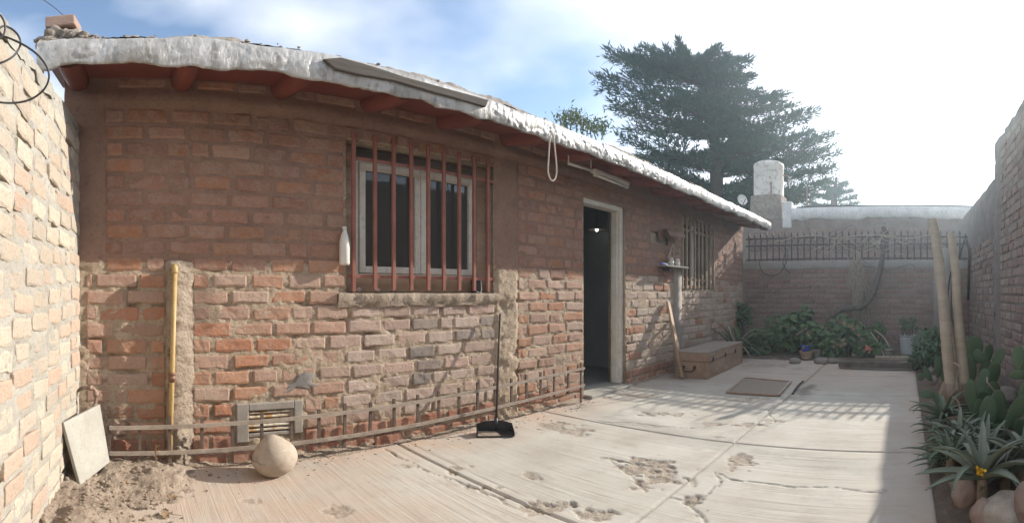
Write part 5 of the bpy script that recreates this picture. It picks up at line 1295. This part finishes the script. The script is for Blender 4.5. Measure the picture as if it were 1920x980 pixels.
# ---- aloes and agaves: every leaf its own part
def aloe_leaf(rise, droop, seed, teeth=True, wid=.085):
    n = 11; r = random.Random(seed); P = []; p = Vector((0.0, 0, 0)); e = rise
    for k in range(n + 1):
        P.append((p.copy(), e)); e -= droop / n * (.4 + 1.2 * k / n); p = p + Vector((cos(e), 0, sin(e))) / n
    mb = MB(); R = []
    for k, (p, e) in enumerate(P):
        f = k / n; w = wid * (1 - .25 * f) * (1 - f ** 2.2) ** .9 + .001; u = Vector((-sin(e), 0, cos(e))); s = Vector((0, 1, 0))
        R.append([p - s * w + u * w * .42, p - s * w * .5 + u * w * .08, p, p + s * w * .5 + u * w * .08, p + s * w + u * w * .42, p + s * w * .55 - u * w * .32, p - u * w * .52, p - s * w * .55 - u * w * .32, p - s * w + u * w * .42])
    mb.grid(R)
    if teeth:
        for k in range(1, n):
            for sgn, j in ((-1, 0), (1, 4)):
                for h in (0, .5):
                    a = Vector(R[k][j]).lerp(Vector(R[k + 1][j]), h); b = Vector(R[k][j]).lerp(Vector(R[k + 1][j]), h + .32); o = Vector((.008, sgn * .020 * (1 - .6 * k / n), .006)); mb.add([a, b, (a + b) / 2 + o], [(0, 1, 2)])
    me = bpy.data.meshes.new('leaf'); me.from_pydata([tuple(v) for v in mb.v], [], mb.f); me.update(); me.polygons.foreach_set('use_smooth', [True] * len(me.polygons)); return me
LEAVES = {}
def leafset(key, mat, wid):
    if key not in LEAVES:
        L = [aloe_leaf(radians(a), radians(dr), k, True, wid) for k, (a, dr) in enumerate(((28, 35), (38, 70), (50, 90), (62, 60), (74, 50), (18, 30), (46, 120), (84, 25)))]
        for me in L: me.materials.append(mat)
        LEAVES[key] = L
    return LEAVES[key]
def aloe(label, px, d, L, n, key, mat, seed, wid=.085, spread=(0, 7), elev=.03, flower=None):
    rnd = random.Random(seed); c = at_d(px[0], px[1], d); t = thing('aloe_plant', c, label, 'aloe', 'aloes in the right-hand bed'); ms = leafset(key, mat, wid)
    for k in range(n):
        az = k * 2.39996 + rnd.uniform(-.25, .25); f = k / n
        order = [5, 0, 5, 1, 6, 2, 3, 4]; me = ms[order[min(7, int(f * 8 + rnd.uniform(-.6, .6))) if f * 8 + 0 > 0 else 0]]
        s = L * rnd.uniform(.82, 1.12) * (1 - .35 * f)
        o = bpy.data.objects.new('leaf', me); COL.objects.link(o); o.parent = t
        o.matrix_local = Matrix.Translation((0.02 * cos(az), .02 * sin(az), elev * f)) @ Matrix.Rotation(az, 4, 'Z') @ Matrix.Rotation(rnd.uniform(-.2, .2), 4, 'X') @ Matrix.Diagonal((s, s, s, 1))
    if flower:
        mb = MB(); r_ = random.Random(3); fp = at_d(*flower)
        for j in range(22): leafmb(mb, fp + Vector((r_.gauss(0, .008), r_.gauss(0, .008), r_.gauss(0, .009))), (r_.gauss(0, 1), r_.gauss(0, 1), r_.gauss(.3, 1)), .009, r_)
        obj('flower', mb, M_YFLOWER, t)
    # a stubby stem ties the rosette to the ground
    mb = MB(); mb.tube([Vector((c.x, c.y, -.02)), c + Vector((0, 0, .02))], [.03, .022], 8); obj('stem', mb, M_STUMP, t, True)
    return t
aloe('large grey-green aloe with toothed leaves and a yellow flower at the front of the bed', (1842, 892), 2.2, .36, 17, 'grey', M_ALOE, 1, .085, flower=(1838, 883, 2.10))
aloe('dense narrow-leaved green aloe left of the large toothed aloe', (1782, 858), 2.6, .26, 26, 'green', M_ALOEDARK, 2, .06)
aloe('spiky dark aloe at the foot of the tree stump', (1768, 782), 3.4, .32, 22, 'green2', M_ALOEDARK, 3, .07)
aloe('grey aloe partly out of the frame at the right edge', (1918, 862), 2.5, .38, 15, 'grey', M_ALOE, 4)
aloe('upright grey aloe between the prickly pear and the yellow flower', (1852, 850), 2.7, .32, 14, 'grey', M_ALOE, 5)
aloe('small grey aloe behind the lying cactus stem', (1800, 818), 3.0, .28, 16, 'grey', M_ALOE, 6)
aloe('aloe with thin arching leaves beside the spotted stem', (1806, 845), 2.8, .28, 16, 'green', M_ALOEDARK, 7, .06)
aloe('small narrow-leaved aloe leaning over the concrete edge below the lying stem', (1768, 872), 2.75, .20, 18, 'green', M_ALOEDARK, 8, .055)
aloe('broad grey aloe behind the pale boulder', (1885, 890), 2.42, .32, 13, 'grey', M_ALOE, 9)
aloe('low dark aloe beside the squat edging stone', (1758, 806), 3.2, .20, 16, 'green2', M_ALOEDARK, 10, .06)
aloe('grey aloe under the upright green pads', (1835, 822), 2.95, .24, 14, 'grey', M_ALOE, 11, .07)
aloe('dark aloe between the stump and the grey rock', (1868, 790), 3.5, .24, 16, 'green2', M_ALOEDARK, 12, .06)
rnd = random.Random(91)
for k, (x, y, d, lab) in enumerate(((1795, 705, 3.6, 'pale dry stalk bending across the tree stump'), (1866, 735, 3.4, 'pale dry twigs lying over the pads in the middle of the bed'), (1800, 772, 3.3, 'pale dry stalk rising between the two dark aloes'))):
    p = at_d(x, y, d); mb = MB(); P = [p + Vector((0, 0, -.10)), p, p + Vector((rnd.uniform(-.03, .03), rnd.uniform(-.03, .06), .07)), p + Vector((.02, rnd.uniform(-.08, .08), .10))]; mb.tube(smooth_path(P, 4), .006, 5); single('dry_stalk', mb, M_DRYTWIG, lab, 'stalk', p)
# low leafy plants at the far end of the bed
for (x, y, d, rx, rz_, n, lab) in ((1738, 655, 6.2, 30, 30, 300, 'leafy low shrub in the far corner left of the two pale stems'), (1752, 640, 7.0, 26, 26, 200, 'taller leafy shrub beside the plaster column'), (1716, 680, 6.4, 14, 16, 90, 'small leafy plant spilling over the edging stones')):
    c = at_d(x, y, d); mound('leafy_shrub', lab, c, (rpx(rx, d) * 1.1, rpx(rx, d) * 1.1, rpx(rz_, d)), n, .052, M_DARKLEAF, int(x), 'shrub', 'blade')
# stones along the bed
for k, (x, y, d, w, hh, m_, lab) in enumerate(((1886, 962, 2.02, .100, .085, M_STONE, 'large pale boulder at the lower right corner'), (1845, 968, 2.03, .062, .070, M_PINKSTONE, 'pinkish boulder left of the large pale boulder'), (1812, 925, 2.32, .07, .085, M_PINKSTONE, 'brown boulder half hidden under the big aloe leaves'),
        (1930, 945, 1.95, .07, .08, M_PINKSTONE, 'rounded stone at the right edge beyond the pale boulder'), (1799, 905, 2.4, .05, .07, M_GREYSTONE, 'tall dark stone behind the toothed aloe leaf'), (1756, 818, 3.35, .045, .055, M_GREYSTONE, 'squat grey edging stone beside the lying cactus stem'), (1750, 716, 5.3, .05, .07, M_GREYSTONE, 'grey edging stone beyond the dark cactus pad'), (1745, 698, 5.7, .05, .06, M_GREYSTONE, 'grey edging stone farthest along the cactus bed'),
        (1905, 800, 3.1, .10, .06, M_GREYSTONE, 'flat grey rock under the wide cactus pads'), (1884, 745, 3.9, .10, .08, M_GREYSTONE, 'angular grey rock leaning near the right wall'), (1770, 866, 2.85, .04, .04, M_PINKSTONE, 'small brownish stone under the narrow-leaved aloe'), (1910, 975, 1.98, .05, .04, M_STONE, 'small tan stone in front of the large pale boulder'))):
    c = at_d(x, y, d); c.z = max(c.z, hh * .5); mb = MB(); mb.blob(c, (w, w * .95, hh), 4, .17, 1.3, k + 60); single('stone', mb, m_, lab, 'stone', c, True, group='stones edging the cactus bed')
# dry litter and a few fallen leaves
rnd = random.Random(9); mb = MB()
for k in range(330):
    X, Y = rnd.uniform(1.9, 6.5), rnd.uniform(-1.05, -.24); leafmb(mb, (X, Y, .05 + rnd.uniform(0, .02)), (rnd.gauss(0, .3), rnd.gauss(0, .3), 1), rnd.uniform(.008, .022), rnd, 'blade')
tag(obj('leaf_litter', mb, M_DRYLEAF), 'dry leaf litter on the soil of the cactus bed', 'litter', kind='stuff')
for k, (x, y, rr, lab) in enumerate(((312, 964, .026, 'curled dry leaf with its stalk lying on the concrete at the lower left'), (322, 930, .018, 'small pale dry leaf on the dirt heap nearest the concrete'), (236, 905, .016, 'tiny dry leaf on the dirt heap beside the panel'))):
    c = at_z(x, y, .012 if k == 0 else .07 if k == 1 else .085); mb = MB(); rnd = random.Random(k); leafmb(mb, c, (.2, -.3, 1), rr, rnd, 'round'); mb.beam(c + Vector((rr * .6, 0, 0)), c + Vector((rr * 2.6, -.01, -.002)), .002, .002); single('fallen_leaf', mb, M_DRYLEAF, lab, 'leaf', c)
c = at_y(291, 850, WY - .16); mb = MB(); rnd = random.Random(3)
for k in range(9): leafmb(mb, c + Vector((rnd.gauss(0, .008), rnd.gauss(0, .008), .035 * k / 3 - .06)), (rnd.gauss(0, 1), -1, rnd.gauss(0, 1)), .014, rnd, 'blade')
mb.tube([c + Vector((0, 0, -.09)), c + Vector((.004, 0, .05))], .0025, 5); single('dry_weed', mb, M_DRYLEAF, 'dry brown weed standing at the right edge of the cement panel', 'weed', c)
c = at_z(1092, 762, .01); mb = MB(); rnd = random.Random(4)
for k in range(26): leafmb(mb, c + Vector((rnd.gauss(0, .02), rnd.gauss(0, .015), abs(rnd.gauss(0, .014)))), (rnd.gauss(0, .6), -1, 1), .008, rnd, 'blade')
single('weed', mb, M_GERAN, 'tiny green weed at the foot of the doorway', 'weed', c)
# ---- growth peeping over the roof
c = at_d(1070, 222, 9.0); t = thing('roof_bush', c, 'dry feathery bush showing over the roof edge left of the big conifer', 'bush'); rnd = random.Random(14); mb = MB()
for k in range(900):
    x, y = rnd.choice(((1062, 222), (1075, 216), (1085, 226), (1112, 238), (1128, 240))); s = rnd.gauss(0, 11); leafmb(mb, at_d(x + s, y + rnd.gauss(0, 8), 9 + rnd.uniform(-.4, .4)), (rnd.gauss(0, 1), rnd.gauss(0, 1), rnd.gauss(0, 1)), rnd.uniform(.02, .05), rnd, 'blade')
obj('foliage', mb, M_STRAP, t)
for k in range(9):
    x = 1055 + 9 * k; mb = MB(); mb.tube([at_d(x, 262, 9), at_d(x + rnd.gauss(0, 6), 222 + abs(k - 2) * 3, 9)], .012, 5); obj('stem', mb, M_VINEBARK, t)

# ---- conifers
def conifer(label, base, trunk, tips, extra, seed, spray=.24, den=1.0, group='conifers beyond the house', grow=None):
    rnd = random.Random(seed); b = Vector(base); t = thing('conifer_tree', b, label, 'tree', group)
    P = smooth_path(trunk, 6); n = len(P); r0 = trunk[0].z * 0 + .34
    mb = MB(); mb.tube(P, [r0 * (1 - .93 * k / n) for k in range(n)], 10); obj('trunk', mb, M_BARK, t, True)
    zs = [p.z for p in P]
    def at_height(z):
        z = max(zs[0], min(zs[-1], z))
        for p, q in zip(P[:-1], P[1:]):
            if p.z <= z <= q.z: return p.lerp(q, (z - p.z) / max(1e-6, q.z - p.z))
        return P[-1].copy()
    fol, limbs = MB(), MB()
    H = zs[-1] - zs[0]; allt = list(tips)
    for k in range(extra):
        f = rnd.uniform(.12, .97); az = rnd.uniform(0, 2 * pi); L = grow(f) * rnd.uniform(.55, 1.0); p = at_height(zs[0] + H * f); allt.append(p + Vector((cos(az) * L, sin(az) * L, L * rnd.uniform(.02, .28))))
    for tip in allt:
        d0 = (Vector((tip.x, tip.y, 0)) - Vector((P[0].x, P[0].y, 0))).length; a = at_height(tip.z - d0 * rnd.uniform(.12, .32)); L = (tip - a).length
        mid = a.lerp(tip, .5) + Vector((0, 0, L * rnd.uniform(-.07, .02))); path = smooth_path([a, mid, tip], 9); m = len(path)
        limbs.tube(path, [max(.010, .045 * (L / 3) * (1 - k / m)) for k in range(m)], 5, False)
        for k in range(2, m):
            f = k / m; tdir = (path[min(k + 1, m - 1)] - path[k - 1]).normalized(); side = tdir.cross(Vector((0, 0, 1))).normalized()
            for sgn in (-1, 1):
                for rep in range(2):
                  tl = (L * .30 * (1 - f) ** .7 * min(1, f * 2.2) + .30) * rnd.uniform(.65, 1.15); dirn = (tdir * rnd.uniform(.5, 1.0) + side * sgn * rnd.uniform(.5, 1.0) + Vector((0, 0, rnd.uniform(-.12, .22)))).normalized()
                  st = path[k] + (path[k - 1] - path[k]) * rnd.random(); ns = max(3, int(tl / .105 * den))
                  for j in range(ns):
                    g = (j + rnd.random()) / ns; c = st + dirn * tl * g + Vector((rnd.gauss(0, .03), rnd.gauss(0, .03), rnd.gauss(0, .035) - .05 * g * g))
                    q = (dirn + Vector((rnd.gauss(0, .5), rnd.gauss(0, .5), rnd.gauss(.12, .3)))).normalized(); s = q.cross(Vector((rnd.gauss(0, .5), rnd.gauss(0, .5), 1))).normalized() * spray * .105; l = q * spray * rnd.uniform(.7, 1.3)
                    fol.add([c, c + l * .4 - s, c + l, c + l * .4 + s], [(0, 1, 2, 3)])
    obj('limbs', limbs, M_BARK, t, True)
    o = obj('crown', fol, M_FIR, t); o['kind'] = 'stuff'
D = 17.0
def cp(x, y, d=D): return at_d(x, y, d)
TIPS = [(1143, 85, 0), (1150, 100, .6), (1124, 144, 0), (1133, 160, -.5), (1158, 206, .3), (1152, 190, -.6), (1163, 256, 0), (1178, 240, .8), (1192, 292, .4), (1205, 300, -.6), (1180, 97, .5), (1195, 88, -.4), (1218, 80, .6), (1248, 84, -.5), (1274, 73, 0), (1300, 92, .5), (1338, 84, 0), (1352, 88, -.5), (1375, 102, .3), (1402, 102, 0), (1394, 124, -.7), (1396, 146, .5),
        (1388, 170, 0), (1415, 172, .5), (1458, 184, -.3), (1482, 196, .3), (1526, 206, 0), (1505, 214, -.6), (1470, 176, .6), (1520, 246, .5), (1557, 250, 0), (1540, 262, -.6), (1565, 286, 0), (1553, 275, .6), (1563, 308, -.4), (1550, 318, .5), (1558, 335, 0), (1530, 345, -.5), (1515, 356, .5), (1500, 372, 0), (1525, 365, .4), (1240, 330, .4), (1260, 345, -.5), (1480, 360, .4), (1440, 350, .6), (1210, 170, -.8), (1200, 140, .6), (1470, 250, -.8), (1490, 300, .7), (1235, 250, -.9)]
tr_ = [cp(1345, 545), cp(1345, 420), cp(1342, 300), cp(1335, 215), cp(1318, 160), cp(1300, 125)]
conifer('large spreading dark conifer rising behind the house roof', Vector((tr_[0].x, tr_[0].y, 0)), [Vector((tr_[0].x, tr_[0].y, 0))] + tr_[1:], [cp(x, y + (14 if y < 130 else 4), D + 2.0 * o_) for x, y, o_ in TIPS], 92, 5, .24, 2.2, grow=lambda f: 3.4 * (1 - f) ** .6 + .3)
D2 = 24.0
b_ = cp(1563, 545, D2); conifer('small distant conifer to the right of the white water tank', Vector((b_.x, b_.y, 0)), [Vector((b_.x, b_.y, 0)), cp(1563, 400, D2), cp(1568, 332, D2)], [cp(x, y, D2) for x, y in ((1520, 380), (1532, 366), (1545, 352), (1555, 342), (1582, 346), (1594, 358), (1600, 370), (1606, 381), (1512, 386))], 60, 9, .24, 1.4, grow=lambda f: 1.7 * (1 - f) + .2)
# ------------------------------------------------------------------ haze volume added to imitate veiling sun glare
def haze_mat(dens, g):
    m = bpy.data.materials.new('glare_haze'); m.use_nodes = True; t = m.node_tree; t.nodes.clear()
    o = t.nodes.new('ShaderNodeOutputMaterial'); v = t.nodes.new('ShaderNodeVolumePrincipled')
    v.inputs['Density'].default_value = dens; v.inputs['Anisotropy'].default_value = g; v.inputs['Color'].default_value = (.72, .88, 1.0, 1)
    t.links.new(v.outputs[0], o.inputs['Volume']); return m
mb = MB(); mb.box((-44, -44, -1.1), (64, 54, 10.6))
tag(obj('haze', mb, haze_mat(.0042, .74)), 'thin haze volume added to imitate veiling sun glare', 'haze', kind='stuff')
